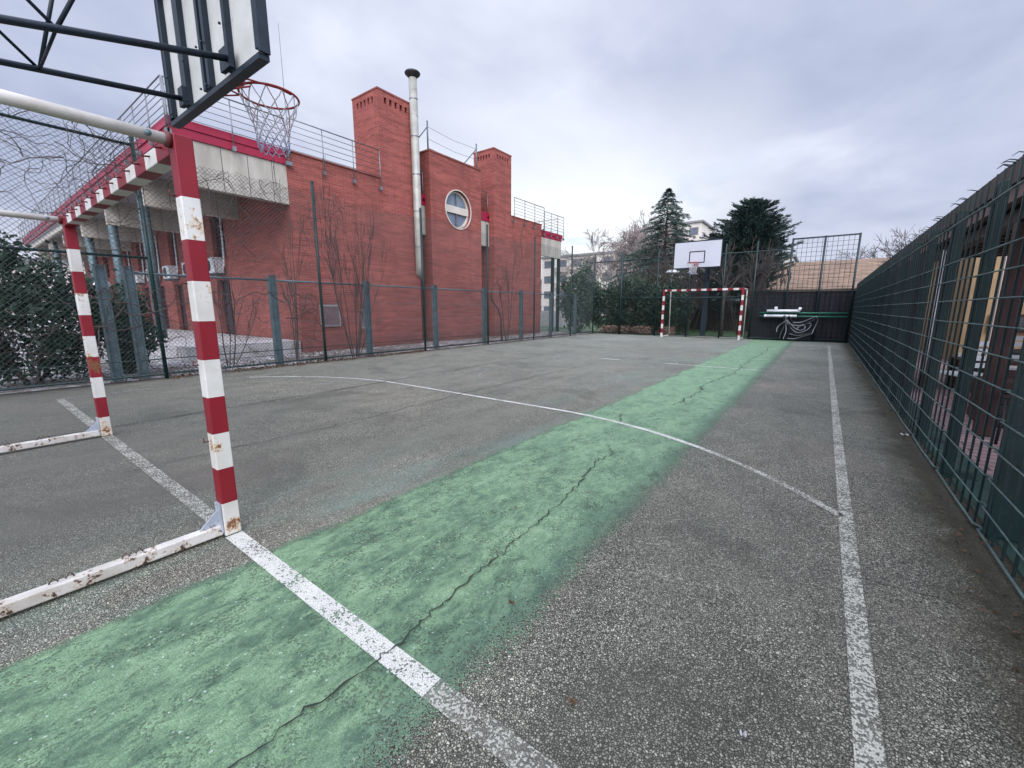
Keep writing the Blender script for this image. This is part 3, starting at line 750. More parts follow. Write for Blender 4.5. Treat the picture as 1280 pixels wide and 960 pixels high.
# block with the round window: front wall with a round opening
yc, zc, rr_ = 12.64, 5.07, .70
NS = 64; b = MB(); vs = []; fs = []
y0, y1, z0, z1 = yc - 1.0, yc + 1.0, zc - 1.0, zc + 1.0
for k in range(NS):
    a = 2 * PI * k / NS; c_, s_ = math.cos(a), math.sin(a); q = 1.0 / max(abs(c_), abs(s_))
    vs += [(BX, yc + rr_ * c_, zc + rr_ * s_), (BX, yc + q * c_, zc + q * s_), (BX - .22, yc + rr_ * c_, zc + rr_ * s_)]
for k in range(NS):
    l = (k + 1) % NS
    fs += [(3 * k, 3 * k + 1, 3 * l + 1, 3 * l), (3 * k, 3 * l, 3 * l + 2, 3 * k + 2)]
b.add(vs, fs)
Y0, Y1, ZT = 11.18, 14.0, 6.82
b.add([(BX, Y0, 0), (BX, Y1, 0), (BX, Y1, z0), (BX, Y0, z0)], [(0, 1, 2, 3)])
b.add([(BX, Y0, z1), (BX, Y1, z1), (BX, Y1, ZT), (BX, Y0, ZT)], [(0, 1, 2, 3)])
b.add([(BX, Y0, z0), (BX, y0, z0), (BX, y0, z1), (BX, Y0, z1)], [(0, 1, 2, 3)])
b.add([(BX, y1, z0), (BX, Y1, z0), (BX, Y1, z1), (BX, y1, z1)], [(0, 1, 2, 3)])
b.add([(BX, Y0, 0), (-14.2, Y0, 0), (-14.2, Y0, ZT), (BX, Y0, ZT)], [(0, 1, 2, 3)])
b.add([(BX, Y1, 0), (-14.2, Y1, 0), (-14.2, Y1, ZT), (BX, Y1, ZT)], [(0, 1, 2, 3)])
b.add([(BX, Y0, ZT), (BX, Y1, ZT), (-14.2, Y1, ZT), (-14.2, Y0, ZT)], [(0, 1, 2, 3)])
b.add([(-14.2, Y0, 0), (-14.2, Y1, 0), (-14.2, Y1, ZT), (-14.2, Y0, ZT)], [(0, 1, 2, 3)])
b.build('wall', 'brick', bl)
part('coping', 'brick_dark', bl, (-14.2, BX + .025, Y0 - .02, Y1 + .02, ZT + .002, ZT + .06))
rw = MB(); n = 64
for (ra, rb, xa, xb) in ((.70, .735, BX - .02, BX + .03), (.62, .695, BX - .20, BX - .11)):
    vs = []; fs = []
    for k in range(n):
        a = 2 * PI * k / n; c_, s_ = math.cos(a), math.sin(a)
        vs += [(xb, yc + ra * c_, zc + ra * s_), (xb, yc + rb * c_, zc + rb * s_), (xa, yc + ra * c_, zc + ra * s_), (xa, yc + rb * c_, zc + rb * s_)]
    for k in range(n):
        l = (k + 1) % n
        fs += [(4 * k, 4 * k + 1, 4 * l + 1, 4 * l), (4 * k, 4 * l, 4 * l + 2, 4 * k + 2), (4 * k + 1, 4 * k + 3, 4 * l + 3, 4 * l + 1)]
    rw.add(vs, fs)
win = rw.build('round_window', 'cream_stone', bl)
g = MB(); g.add([(BX - .17, yc + .66 * math.cos(2 * PI * k / 48), zc + .66 * math.sin(2 * PI * k / 48)) for k in range(48)], [tuple(range(48))]); g.build('glass', 'glass_blue', win)
part('mullion', 'rail', win, (BX - .165, BX - .10, yc - .02, yc + .02, zc - .64, zc - .14))
part('mullion', 'rail', win, (BX - .165, BX - .10, yc - .02, yc + .02, zc + .14, zc + .64))
part('band', 'cream_stone', win, (BX - .165, BX - .08, yc - .66, yc + .66, zc - .13, zc + .13))
# towers with vent slots near the top
def tower(x0, y0, y1, zb, zt, ny):
    b = MB(); b.box(x0, BX, y0, y1, zb, zt - .34)
    b.box(x0, BX, y0, y1, zt - .16, zt)
    # slotted course: small piers between the vents
    m_ = .14
    def course(a0, a1, n, fn):
        L = a1 - a0 - 2 * m_; p = L / (2 * n + 1)
        fn(a0, a0 + m_ + p); fn(a1 - m_ - p, a1)
        for k in range(n - 1): fn(a0 + m_ + p * (2 * k + 2), a0 + m_ + p * (2 * k + 3))
    za, zb_ = zt - .34, zt - .16
    course(y0, y1, 5, lambda a, c: b.box(BX - .12, BX, a, c, za, zb_))
    course(x0, BX, 5, lambda a, c: b.box(max(a, x0), min(c, BX - .121), y0, y0 + .12, za, zb_))
    b.box(x0, x0 + .1, y0 + .121, y1, za, zb_); b.box(x0 + .101, BX - .121, y1 - .1, y1, za, zb_)
    t = b.build('tower', 'brick', bl)
    part('vent', 'black', t, (x0 + .14, BX - .16, y0 + .16, y1 - .14, za, zb_))
    part('coping', 'brick_dark', t, (x0 - .015, BX + .015, y0 - .015, y1 + .015, zt + .002, zt + .05))
tower(-13.35, 9.08, 10.50, 5.402, 8.04, 5)
tower(-13.13, 14.87, 16.12, 0, 7.93, 5)
# recesses between the blocks: concrete canopy end and shaded back wall
for ya, yb_ in ((10.56, 11.18), (14.0, 14.87)):
    part('wall', 'brick_dark', bl, (-14.4, -13.2, ya + .003, yb_ - .003, 0, 6.5 if ya < 12 else 5.9))
    part('concrete_panel', 'concrete', bl, (-12.75, -12.30, ya + .003, yb_ - .003, 3.97, 5.0))
    part('parapet', 'parapet', bl, (-12.75, -12.27, ya + .003, yb_ - .003, 5.003, 5.36))
# raised concrete walk under the canopy
part('terrace', 'terrace', bl, (-45, -12.02, 3.3, 6.0, 0, .35))
# window wall (faces the near side), brick piers with tall maroon windows
YW = 6.05; wx = [-17.2 - 2.4 * k for k in range(9)]; hw = .56
b = MB(); last = -14.2
for x in wx:
    b.box(x + hw, last, YW, YW + .5, .352, 4.95); last = x - hw
b.box(-40, last, YW, YW + .5, .352, 4.95)
for x in wx:
    b.box(x - hw + .001, x + hw - .001, YW + .003, YW + .5, 2.25, 3.0); b.box(x - hw + .001, x + hw - .001, YW + .003, YW + .5, 4.52, 4.95)
b.build('wall', 'brick', bl)
part('wall', 'brick', bl, (-40, -14.2, YW + .5, 7.2, 4.0, 5.0))
for k, x in enumerate(wx):
    for za, zb_ in ((.352, 2.25), (3.0, 4.52)):
        fr = part('window', 'maroon', bl, (x - hw, x - hw + .07, YW + .14, YW + .24, za, zb_), (x + hw - .07, x + hw, YW + .14, YW + .24, za, zb_),
             (x - hw + .07, x + hw - .07, YW + .14, YW + .24, zb_ - .07, zb_), (x - hw + .07, x + hw - .07, YW + .14, YW + .24, za, za + .07),
             (x - .03, x + .03, YW + .145, YW + .235, za + .07, zb_ - .07), (x - hw + .07, x + hw - .07, YW + .15, YW + .23, za + (zb_ - za) * .55, za + (zb_ - za) * .55 + .06))
        part('pane', 'glass', fr, (x - hw + .07, x + hw - .07, YW + .18, YW + .19, za + .07, zb_ - .07))
# canopy with crimson fascia on concrete cross beams
part('canopy_roof', 'soffit', bl, (-40, -12.26, 3.66, 6.046, 4.80, 5.04), (-40, -14.25, 6.05, 18.6, 5.003, 5.08))
part('parapet', 'parapet', bl, (-40.05, BX, 3.54, 3.655, 5.05, 5.24), (-40.08, BX + .03, 3.51, 3.655, 5.243, 5.42),
     (BX - .12, BX, 3.656, 6.026, 5.05, 5.24), (BX - .12, BX + .03, 3.656, 6.026, 5.243, 5.42))
for x in (-12.14, -15.42, -19.8, -24.0, -28.2, -32.4, -36.6):
    part('concrete_beam', 'concrete', bl, (x - .10, x + .10, 3.72, 6.045, 4.05, 5.047 if x > -13 else 4.797))
part('concrete_panel', 'concrete', bl, (-40, -12.26, 3.60, 3.70, 4.62, 4.797))
for x in (-16.45, -20.3, -24.3, -28.3, -32.4):
    b = MB(); b.tube([(x, 3.95, .352), (x, 3.95, 4.62)], .13, 14); b.build('column', 'galv', bl)
# canopy at the far end, open underneath
part('concrete_panel', 'concrete', bl, (BX - .14, BX - .01, 18.725, 20.72, 3.95, 4.86))
part('canopy_roof', 'soffit', bl, (-20, BX - .15, 18.725, 20.72, 4.4, 4.86))
part('parapet', 'parapet', bl, (-20, BX, 18.725, 20.76, 4.863, 5.03), (-20, BX + .03, 18.725, 20.79, 5.033, 5.20))
for y in (20.0, 20.62):
    part('column', 'dark_green', bl, (-12.16, -12.02, y - .07, y + .07, 0, 3.945))
# railings
def railing(p, q, zb, zt, nposts, n=6, foot=.25):
    p = Vector(p); q = Vector(q); b = MB()
    for i in range(n):
        z = zt - i * (zt - zb) / n
        b.tube([(p.x, p.y, z), (q.x, q.y, z)], .017 if i == 0 else .009, 6)
    rl = b.build('railing', 'rail', bl)
    for i in range(nposts):
        r_ = p.lerp(q, i / (nposts - 1)); b = MB(); b.tube([(r_.x, r_.y, zb - foot), (r_.x, r_.y, zt)], .015, 6)
        b.box(r_.x - .05, r_.x + .03, r_.y - .04, r_.y + .04, zb - foot - .02, zb - foot + .08)
        b.build('post', 'rail', rl)
railing((-11.90, 3.50), (-11.90, 6.02), 5.28, 6.14, 3)
railing((-11.90, 6.10), (-11.90, 8.97), 5.28, 6.20, 4)
railing((-11.90, 3.46), (-40, 3.46), 5.28, 6.14, 26)
railing((-12.30, 10.60), (-12.30, 11.10), 5.40, 6.20, 2)
railing((-12.30, 14.05), (-12.30, 14.80), 5.40, 6.20, 2)
railing((-11.92, 16.25), (-11.92, 18.80), 5.42, 6.25, 4)
railing((-11.92, 18.85), (-11.92, 20.8), 5.20, 6.10, 4)
railing((-12.3, 20.82), (-16, 20.82), 5.20, 6.10, 4)
# stainless flue with flared cap
b = MB(); fx, fy = -11.83, 10.40
b.tube([(fx, fy, 8.78), (fx, fy, 2.75), (fx - .04, fy + .02, 2.55), (fx - .35, fy + .25, 2.42)], .135, 18)
fl = b.build('flue', 'steel_pipe', bl)
b = MB()
for z in (8.15, 7.0, 5.8, 4.6, 3.4): b.lathe((fx, fy, z), [(.14, -.02), (.146, 0), (.14, .02)], 18)
b.build('clamp_ring', 'rail', fl)
b = MB(); b.lathe((fx, fy, 8.78), [(.10, 0), (.14, .02), (.25, .12), (.26, .15), (.24, .18), (.12, .19), (0, .19)], 24); b.build('cap', 'black_rubber', fl)
# lightning rods with stays and wires on the roof block
for y in (11.42, 14.1):
    b = MB(); b.tube([(-12.3, y, 6.86), (-12.3, y, 7.95)], .028, 8); b.tube([(-12.3, y, 7.75), (-13.2, y - .35, 6.86)], .02, 6); b.build('mast', 'galv', bl)
b = MB()
for z in (7.75, 7.35, 7.05): b.tube([(-12.3, 11.42, z), (-12.3, 12.8, z - .07), (-12.3, 14.1, z)], .007, 4)
b.build('wire', 'rail', bl)
b = MB(); b.tube([(-24, 12.3, 5.1), (-24, 12.3, 15.6)], [.035, .01], 6); b.build('antenna', 'galv', bl)
# framed plates on the brick wall
for yy, za, zb_, w_ in ((6.95, .72, 1.37, .62), (8.08, .62, 1.25, .2)):
    p = part('utility_box', 'soffit', bl, (BX + .001, BX + .05, yy - w_ / 2, yy + w_ / 2, za, zb_), bevel=.004)
    part('door_panel', 'fascia', p, (BX + .051, BX + .06, yy - w_ / 2 + .05, yy + w_ / 2 - .05, za + .05, zb_ - .05))
# little cream ledge course and mortar scars along the foot of the wall
part('plinth', 'brick_dark', bl, (BX, BX + .02, 6.06, 10.55, 0, .10), (BX, BX + .02, 11.19, 13.99, 0, .10), (BX, BX + .02, 14.88, 18.68, 0, .10))

# air conditioners below the upper windows, each with its pipe
ACL = ['white air conditioner unit just right of the near goal post, largest of the row',
       'white air conditioner unit hidden behind the near goal post, second of the row',
       'white air conditioner unit on the brick wall just left of the near goal post',
       'white air conditioner unit right of the green pole, fourth of the row',
       'white air conditioner unit beside the tall green fence pole, fifth of the row',
       'small white air conditioner unit left of the tall green fence pole, farthest one visible']
for k in range(6):
    x = -17.28 - 2.4 * k
    t = thing('air_conditioner', (x, 5.8, 2.42), ACL[k], 'air conditioner', 'air conditioners on the window wall')
    part('casing', 'white_ac', t, (x - .40, x + .40, 5.72, 6.02, 2.46, 2.98), bevel=.015)
    b = MB(); b.lathe((0, 0, 0), [(.19, 0), (.19, .01), (.0, .012)], 20)
    b.v = [(x - .1 + v[0], 5.717 - v[2], 2.72 + v[1]) for v in b.v]; b.build('fan_grille', 'black_rubber', t)
    part('bracket', 'galv', t, (x - .32, x - .28, 5.70, 6.04, 2.40, 2.455))
    part('bracket', 'galv', t, (x + .28, x + .32, 5.70, 6.04, 2.40, 2.455))
    b = MB(); b.tube([(x + .42, 5.9, 2.6), (x + .56, 5.92, 2.55), (x + .63, 5.95, 2.75), (x + .64, 5.97, 3.4), (x + .64, 5.98, 4.2), (x + .55, 6.0, 4.42), (x + .45, 6.03, 4.45)], .028, 8)
    b.build('pipe', 'white_pipe', t)

# globe lamp on the canopy column
t = thing('globe_lamp', (-20.7, 3.5, 2.2), 'white globe lamp on a short arm beside the dark shrub', 'lamp')
b = MB(); b.lathe((-20.7, 3.5, 2.0), [(0, -.26)] + [(.26 * math.sin(a * PI / 12), -.26 * math.cos(a * PI / 12)) for a in range(1, 12)] + [(0, .26)], 20); b.build('globe', 'white_pipe', t)
b = MB(); b.tube([(-20.7, 3.5, 1.75), (-20.7, 3.5, 1.65), (-20.45, 3.8, 1.6)], .03, 8); b.lathe((-20.7, 3.5, 1.72), [(.1, 0), (.1, .06), (.05, .08)], 14); b.build('holder', 'black', t)

# ------------------------------------------------------------------ fences
def warp(u, z, amp):
    return noise.noise(Vector((u * .55, z * .6, 3.3))) * amp
def chain(P, U, N, L, z0, z1, s=.075, r=.0031, amp=.05, top=None):
    """crossing diagonal wires on the plane P + U*u + Z*z, pushed out along N a little"""
    b = MB(); H = z1 - z0; P = Vector(P); U = Vector(U); N = Vector(N)
    def pt(u, z): return P + U * (u + .02 * math.sin(z * 3 + u)) + Vector((0, 0, z)) + N * warp(u, z, amp)
    c = -H
    while c < L:
        for sg in (1, -1):
            a0 = max(0.0, -c); a1 = min(H, L - c)
            if a1 - a0 < .02: continue
            n = max(1, int((a1 - a0) / .55)); pts = []
            for i in range(n + 1):
                a = a0 + (a1 - a0) * i / n
                u = c + a; z = z0 + a if sg > 0 else z1 - a
                if top: z = z0 + (z - z0) * (top(u) - z0) / H
                pts.append(pt(u, z))
            b.tube(pts, r, 3, cap=False)
        c += s
    return b
lf = thing('chain_link_fence', (-9.55, 9, 0), 'tall dark green chain link fence with round poles along the left edge of the court', 'fence')
FX = -9.55
for y in (-3.8, -.8, 2.27, 5.34, 8.50, 11.45, 14.4, 17.5):
    b = MB(); b.tube([(FX, y, 0), (FX, y, 4.05)], .032, 10); b.lathe((FX, y, 4.05), [(.036, 0), (.03, .02), (0, .03)], 10); b.build('pole', 'fence_green', lf)
b = MB(); b.tube([(FX, -3.8, 3.93), (FX, 2.27, 3.93)], .024, 8); b.build('top_rail', 'fence_green', lf)
for z in (2.12,): b = MB(); b.tube([(FX, -3.8, z), (FX, 2.27, z)], .022, 8); b.build('middle_rail', 'fence_green', lf)
for z in (.09, .36): b = MB(); b.tube([(FX, -3.8, z), (FX, 19.9, z)], .020 if z < .2 else .009, 8); b.build('bottom_rail', 'dark_green', lf)
chain((FX + .03, -2.0, 0), (0, 1, 0), (1, 0, 0), 4.25, .05, 4.08, top=lambda u: 4.08 - .10 * math.sin(u * 2.1)).build('chain_mesh', 'chain_wire', lf)
chain((FX + .03, 2.29, 0), (0, 1, 0), (1, 0, 0), 17.5, .05, 3.80, amp=.04, top=lambda u: 3.78 + .06 * math.sin(u * 1.1), r=.0031).build('chain_mesh', 'chain_wire', lf)

gf = thing('galvanised_fence', (-9.85, 9, 0), 'lower grey galvanised fence with wide channel posts just behind the tall left fence', 'fence')
GX = -9.85
for y in (1.66, 2.02, 4.40, 6.78, 9.22, 11.6, 13.9, 16.2, 18.5):
    b = MB(); b.box(GX - .05, GX + .05, y - .075, y - .055, 0, 1.97); b.box(GX - .05, GX + .05, y + .055, y + .075, 0, 1.97); b.box(GX - .008, GX + .008, y - .054, y + .054, 0, 1.95)
    b.box(GX - .055, GX + .055, y - .08, y + .08, 1.971, 1.985)
    b.build('post', 'galv', gf, label='double end post of the grey fence, one of two close together' if y < 3 else None)
for y0, y1 in ((2.1, 4.32), (4.48, 6.70), (6.86, 9.14), (9.30, 11.52), (11.68, 13.82), (13.98, 16.12), (16.28, 18.42)):
    b = MB(); b.tube([(GX, y0, 1.87), (GX, y1, 1.87)], .021, 8); b.build('rail', 'galv', gf)
b = MB()
for k in range(int((18.5 - 1.7) / .05)):
    y = 1.7 + k * .05; b.tube([(GX, y, .05), (GX, y, 1.85)], .0016, 3, cap=False)
for z in (.5, .95, 1.4): b.tube([(GX + .004, 1.7, z), (GX + .004, 18.5, z)], .003, 3)
b.build('wire_mesh', 'galv', gf)

# far end fence
ff = thing('end_fence', (-4.4, 20, 0), 'tall green end fence behind the far goal with grid panels at its right', 'fence')
for x in (-9.6, -8.15, -6.4, -4.98, -3.6, -2.45, -1.27, -.26, .74):
    b = MB(); b.tube([(x, 20.0, 0), (x, 20.0, 3.95)], .034 if x != -8.15 else .06, 8); b.build('pole', 'dark_green', ff)
for xa, xb, z in ((-9.6, -1.27, 3.55), (-1.27, .74, 3.92), (-2.45, .84, 1.97), (-9.6, -2.45, 1.75), (-9.6, .8, .07)):
    b = MB(); b.tube([(xa, 20.0, z), (xb, 20.0, z)], .022, 8); b.build('rail', 'dark_green', ff)
chain((-9.6, 20.03, 0), (1, 0, 0), (0, 1, 0), 8.3, .05, 3.55, s=.09, r=.0025, amp=.03).build('chain_mesh', 'chain_wire', ff)
b = MB(); x = -1.27
while x <= .74: b.tube([(x, 20.04, 0), (x, 20.04, 3.92)], .006, 4, cap=False); x += .155
z = .1
while z < 3.95: b.tube([(-2.45 if z < 1.95 else -1.27, 20.045, z), (.74, 20.045, z)], .006, 4, cap=False); z += .165
x = -2.45
while x < -1.3: b.tube([(x, 20.04, 0), (x, 20.04, 1.95)], .006, 4, cap=False); x += .155
b.build('grid_panel', 'dark_green', ff)
b = MB(); b.box(-2.4, 1.05, 20.08, 20.14, 0, 1.93); rs_ = b.build('reed_screen', 'reed', label='dark reed screen fixed to the right half of the end fence', cat='screen')
for z, lab in ((1.10, 'upper'), (.97, 'lower')):
    b = MB(); b.tube([(-2.13, 19.92, z), (.70, 19.92, z)], .030, 8); b.build('hand_rail', 'rail_green', ff)

# white pipes, fittings and hose on the rail
for (xa, xb, z, r_, lab) in ((-1.88, -.78, 1.185, .05, 'upper white plastic pipe lying on the green rail of the end fence'), (-1.96, -.86, .985, .05, 'lower white plastic pipe lying on the green rail of the end fence')):
    t = thing('plastic_pipe', ((xa + xb) / 2, 19.8, z), lab, 'pipe', 'white pipes on the green rail')
    b = MB(); b.tube([(xa, 19.82, z), (xb, 19.82, z)], r_, 12); b.build('tube', 'white_pipe', t)
    b = MB()
    if z > 1.1: b.tube([(xb - .03, 19.82, z), (xb + .02, 19.82, z + .13)], .055, 10); b.box(-1.62, -1.52, 19.77, 19.87, z + .051, z + .16)
    else: b.tube([(xa, 19.82, z), (xa + .08, 19.82, z)], .056, 12)
    b.build('fitting', 'white_pipe', t)
hz_ = thing('hose_tangle', (-.8, 19.7, 0), 'tangled coil of pale and black hose hanging from the green rail', 'hose')
Z8 = lambda pts, Y: [Vector((-1.27 + (x - 480) * .00328, Y + .12 * math.sin(i * 1.7), 1.09 - (y - 176) * .0039 + (x - 480) * .00012)) for i, (x, y) in enumerate(pts)]
def smooth(pts, n=5):
    out = []
    for i in range(len(pts) - 1):
        p0 = pts[max(0, i - 1)]; p1 = pts[i]; p2 = pts[i + 1]; p3 = pts[min(len(pts) - 1, i + 2)]
        for k in range(n):
            t = k / n
            out.append(.5 * ((2 * p1) + (p2 - p0) * t + (2 * p0 - 5 * p1 + 4 * p2 - p3) * t * t + (3 * p1 - p0 - 3 * p2 + p3) * t ** 3))
    out.append(pts[-1]); return out
strokes = [([(490, 190), (505, 240), (560, 285), (640, 300), (740, 280), (755, 300), (720, 345), (640, 368), (570, 330), (520, 270)], 1),
           ([(580, 268), (660, 268), (760, 228), (800, 218), (812, 260), (790, 330), (775, 380)], 1),
           ([(775, 380), (700, 405), (610, 430), (545, 425)], 1), ([(500, 255), (440, 300), (425, 330), (430, 360)], 1),
           ([(500, 200), (510, 290), (520, 360), (500, 435)], 1), ([(480, 200), (490, 300), (470, 380), (465, 430)], 0),
           ([(520, 240), (580, 310), (650, 345), (700, 330), (690, 300), (620, 320)], 1), ([(540, 290), (580, 360), (660, 385), (760, 370)], 0),
           ([(530, 200), (600, 290), (690, 290), (790, 240)], 0), ([(620, 340), (650, 310), (680, 300)], 1), ([(560, 380), (640, 400), (740, 380)], 1)]
for pts, c in strokes:
    b = MB(); b.tube(smooth(Z8(pts, 19.6)), .016 if c else .022, 8); b.build('hose', 'hose' if c else 'hose_dark', hz_)

# right fence: welded mesh panels between posts
rf = thing('mesh_fence', (.84, 9, 0), 'dark green welded mesh fence with pale horizontal wires on the right of the court', 'fence')
RX = .84; py = [3.38 + 1.11 * k for k in range(-5, 16)]
for y in py:
    b = MB(); xe = RX + (.17 if abs(y - 3.38) < .1 else .085); b.box(RX + .03, xe, y - .045, y - .030, .0, 2.13); b.box(RX + .03, xe, y + .030, y + .045, .0, 2.13); b.box(RX + .045, RX + .065, y - .029, y + .029, .0, 2.12)
    b.box(RX + .03, RX + .21, y - .09, y + .09, .0, .012)
    b.build('post', 'fence_green', rf, bevel=.002)
zs = [.03, .17, .335, .50, .665, .83, 1.0, 1.165, 1.33, 1.495, 1.65, 1.98]
rg = random.Random(5)
for i in range(len(py) - 1):
    ya, yb_ = py[i], py[i + 1]
    b = MB(); y = ya + .075
    while y < yb_ - .02:
        hgt = 2.16 + rg.uniform(-.004, .004)
        b.box(RX - .001, RX + .0095, y - .006, y + .006, .03, hgt); y += .1555
    pn = b.build('bar_panel', 'dark_green', rf)
    b = MB()
    for z in zs:
        r_ = .0075 if z in (.03, 1.98) else .0048
        b.tube([(RX - .008, ya + .03, z), (RX - .012, (ya + yb_) / 2, z + rg.uniform(-.003, .003)), (RX - .008, yb_ - .05, z), (RX + .014, yb_ - .03, z), (RX + .014, yb_ + .01, z), (RX - .008, yb_ + .03, z)], r_, 6)
    b.build('wire', 'wire_light', pn)
    b = MB()     # thorny offcuts of wire left along the top edge
    for k in range(5):
        y = ya + rg.uniform(0, 1.1); a = rg.uniform(-.5, .5); b = MB()
        b.tube([(RX + .012, y, 2.155), (RX - .03 * math.cos(a), y + .04 * math.sin(a), 2.17), (RX - .055 * math.cos(a), y + .07 * math.sin(a), 2.165 + rg.uniform(-.02, .01))], [.004, .003, .0015], 4)
        if ya < 12: b.build('spike', 'dark_green', pn)
M['kerbgreen'] = simple('green painted kerb', (.018, .05, .04), .6, var=.3, scale=5, dirt=(.06, .05, .04), dirt_amt=.55)
struct('kerb', MB().box(RX + .06, RX + .30, -7, 20.0, -.02, .006), 'kerbgreen')
# ------------------------------------------------------------------ vegetation
def bare_tree(name, loc, h, r, label, m='twig', depth=4, seed=1, spread=.55, up=.15, kids=(3, 4), cat='tree', group=None, trunk=.3, rmin=.006, shrink=.68, lean=(0, 0)):
    rng = random.Random(seed); t = thing(name, loc, label, cat, group)
    b = MB(); L = Vector(loc); top = L + Vector((lean[0] * h * trunk, lean[1] * h * trunk, h * trunk))
    b.tube([L, L.lerp(top, .5) + Vector((rng.gauss(0, .03), rng.gauss(0, .03), 0)), top], [r, r * .85, r * .75], 8); b.build('trunk', m, t)
    b = MB()
    for k in range(rng.randint(3, 5)):
        a = rng.uniform(0, 2 * PI); q = L.lerp(top, rng.uniform(.7, 1.0))
        grow(b, q, (math.cos(a) * spread, math.sin(a) * spread, 1), h * (1 - trunk) * .5, r * .6, depth, rng, 5, spread, up, kids, shrink, .10, rmin)
    b.build('crown', m, t); return t
def stems(name, loc, n, h, r, label, m='twig', seed=1, fan=.35, depth=2, cat='shrub', group=None, rmin=.004, kids=(3, 5), base=.12, fy=1.0):
    rng = random.Random(seed); t = thing(name, loc, label, cat, group); L = Vector(loc)
    for k in range(n):
        b = MB(); a = rng.uniform(0, 2 * PI); f = rng.uniform(.1, 1) * fan
        p = L + Vector((math.cos(a) * base * rng.random(), math.sin(a) * base * rng.random() * fy, 0))
        grow(b, p, (math.cos(a) * f, math.sin(a) * f * fy, 1), h * rng.uniform(.55, 1.0), r * rng.uniform(.6, 1.1), depth, rng, 5, .42, .35, kids, .42, .07, rmin)
        b.build('stem', m, t)
    return t
# multi stemmed bare shrubs along the left fence
stems('bare_shrub', (-9.80, 6.32, 0), 11, 3.2, .014, 'leafless many-stemmed shrub fanning up in front of the framed utility plate on the brick wall', 'twig', 4, .42, 2, rmin=.004)
stems('bare_shrub', (-10.3, 5.0, 0), 4, 3.3, .017, 'thin leafless shrub leaning against the dark brick corner of the building', 'twig', 9, .45, 2, rmin=.0045)
stems('bare_sapling', (-10.0, 13.1, 0), 3, 4.0, .022, 'thin leafless sapling in front of the brick wall, right of the second tower', 'twig', 6, .25, 2, rmin=.005)
stems('bare_shrub', (-10.4, 3.6, 0), 4, 2.2, .016, 'low leafless shrub between the near goal post and the first grey fence post', 'twig', 13, .9, 2, rmin=.0045)
t = thing('dead_branch', (-10.1, 12.75, 0), 'dark crooked dead branch standing against the brick wall between two grey posts', 'branch')
b = MB(); b.tube([(-10.1, 12.95, 0), (-10.1, 12.9, .9), (-10.08, 12.7, 1.25), (-10.06, 12.25, 1.6), (-10.06, 12.3, 1.9), (-10.05, 12.65, 2.3)], [.04, .034, .03, .028, .022, .012], 7); b.build('branch', 'bark', t)
# climbing vine skeleton over the near part of the fence
def vine(loc, n, y0, y1, z0, z1, label, seed, x=-9.50, step=.10, ln=26, r=.006, anchor=None):
    rng = random.Random(seed); t = thing('climbing_vine', loc, label, 'vine', 'leafless vines on the tall left fence'); b = MB()
    for k in range(n):
        y = rng.uniform(y0, y1); z = z0 + (z1 - z0) * rng.random() ** .6; a = rng.uniform(0, 2 * PI); pts = []
        L = rng.randint(8, ln)
        for i in range(L):
            pts.append((x + .05 * math.sin(i * .8 + k) + rng.gauss(0, .012), y, z))
            a += rng.gauss(0, .45); y += math.cos(a) * step; z += math.sin(a) * step * .9
            if z > z1 + .1: a = -abs(a) % (2 * PI); z = z1 + .1
            if z < z0: z = z0
            if y < y0 - .1 or y > y1 + .1: a += PI; y = min(max(y, y0 - .1), y1 + .1)
        rr = r * rng.uniform(.4, 1.5); b.tube(pts, [max(.0025, rr * (1 - .7 * i / L)) for i in range(L)], 4, cap=False)
    b.build('runner', 'twig', t); return t
vine((-9.5, .8, 2), 70, -.6, 2.3, 2.2, 4.05, 'tangled leafless vine over the top of the tall fence at the upper left', 3)
vine((-9.5, 4.5, 3), 75, 2.6, 6.3, 2.2, 3.75, 'leafless vine hanging on the mesh in front of the pale concrete panels', 8, r=.005)
vine((-9.5, 3, .5), 26, -.4, 5.2, .15, 1.5, 'dark woody vine runners along the foot of the tall left fence', 15, r=.009, ln=34)
# leafy dark shrub at the left edge, behind the fence
def leafy(name, loc, rad, n, size, m, label, cat='shrub', stem=True, clumps=50, seed=2, cr=.2, zc=None, group=None, aspect=.55, bm='bark', cut=None):
    global nprs
    nprs = np.random.RandomState(seed); rng = random.Random(seed)
    t = thing(name, loc, label, cat, group)
    c = (loc[0], loc[1], loc[2] + (rad[2] if zc is None else zc))
    p = blob_points(n, c, rad, clumps, cr); p = p[p[:, 2] > loc[2] + .02]
    if cut is not None: p = p[cut(p)]
    leaf_mesh('foliage', p, size, m, t, aspect=aspect)
    if stem:
        b = MB()
        for k in range(6):
            a = rng.uniform(0, 2 * PI); grow(b, (loc[0] + .08 * math.cos(a), loc[1] + .08 * math.sin(a), loc[2]), (math.cos(a) * .5 * rad[0] / rad[2], math.sin(a) * .5 * rad[1] / rad[2], 1), rad[2] * 1.1, .03, 2, rng, 5, .5, .2, (2, 4), .6, .1)
        b.build('stems', bm, t)
    return t
cl = lambda p: p[:, 0] < -9.68
leafy('evergreen_shrub', (-10.7, .75, 0), (.95, 1.0, 1.12), 13000, .085, 'leaf_dark', 'large dark leafy evergreen shrub filling the left edge behind the fence', seed=3, clumps=90, cr=.13, cut=cl)
leafy('evergreen_shrub', (-11.0, 2.0, 0), (.75, .55, .85), 6000, .085, 'leaf_dark', 'smaller dark evergreen shrub just right of the far goal post of the near goal', seed=4, clumps=46, cr=.14, cut=cl)
leafy('photinia_shrub', (-11.6, 1.35, .9), (.5, .6, .35), 1100, .09, 'leaf_red', 'shrub with reddish new leaves showing above the dark shrub behind the far post of the near goal', seed=24, clumps=20, cr=.2, stem=False) if False else None
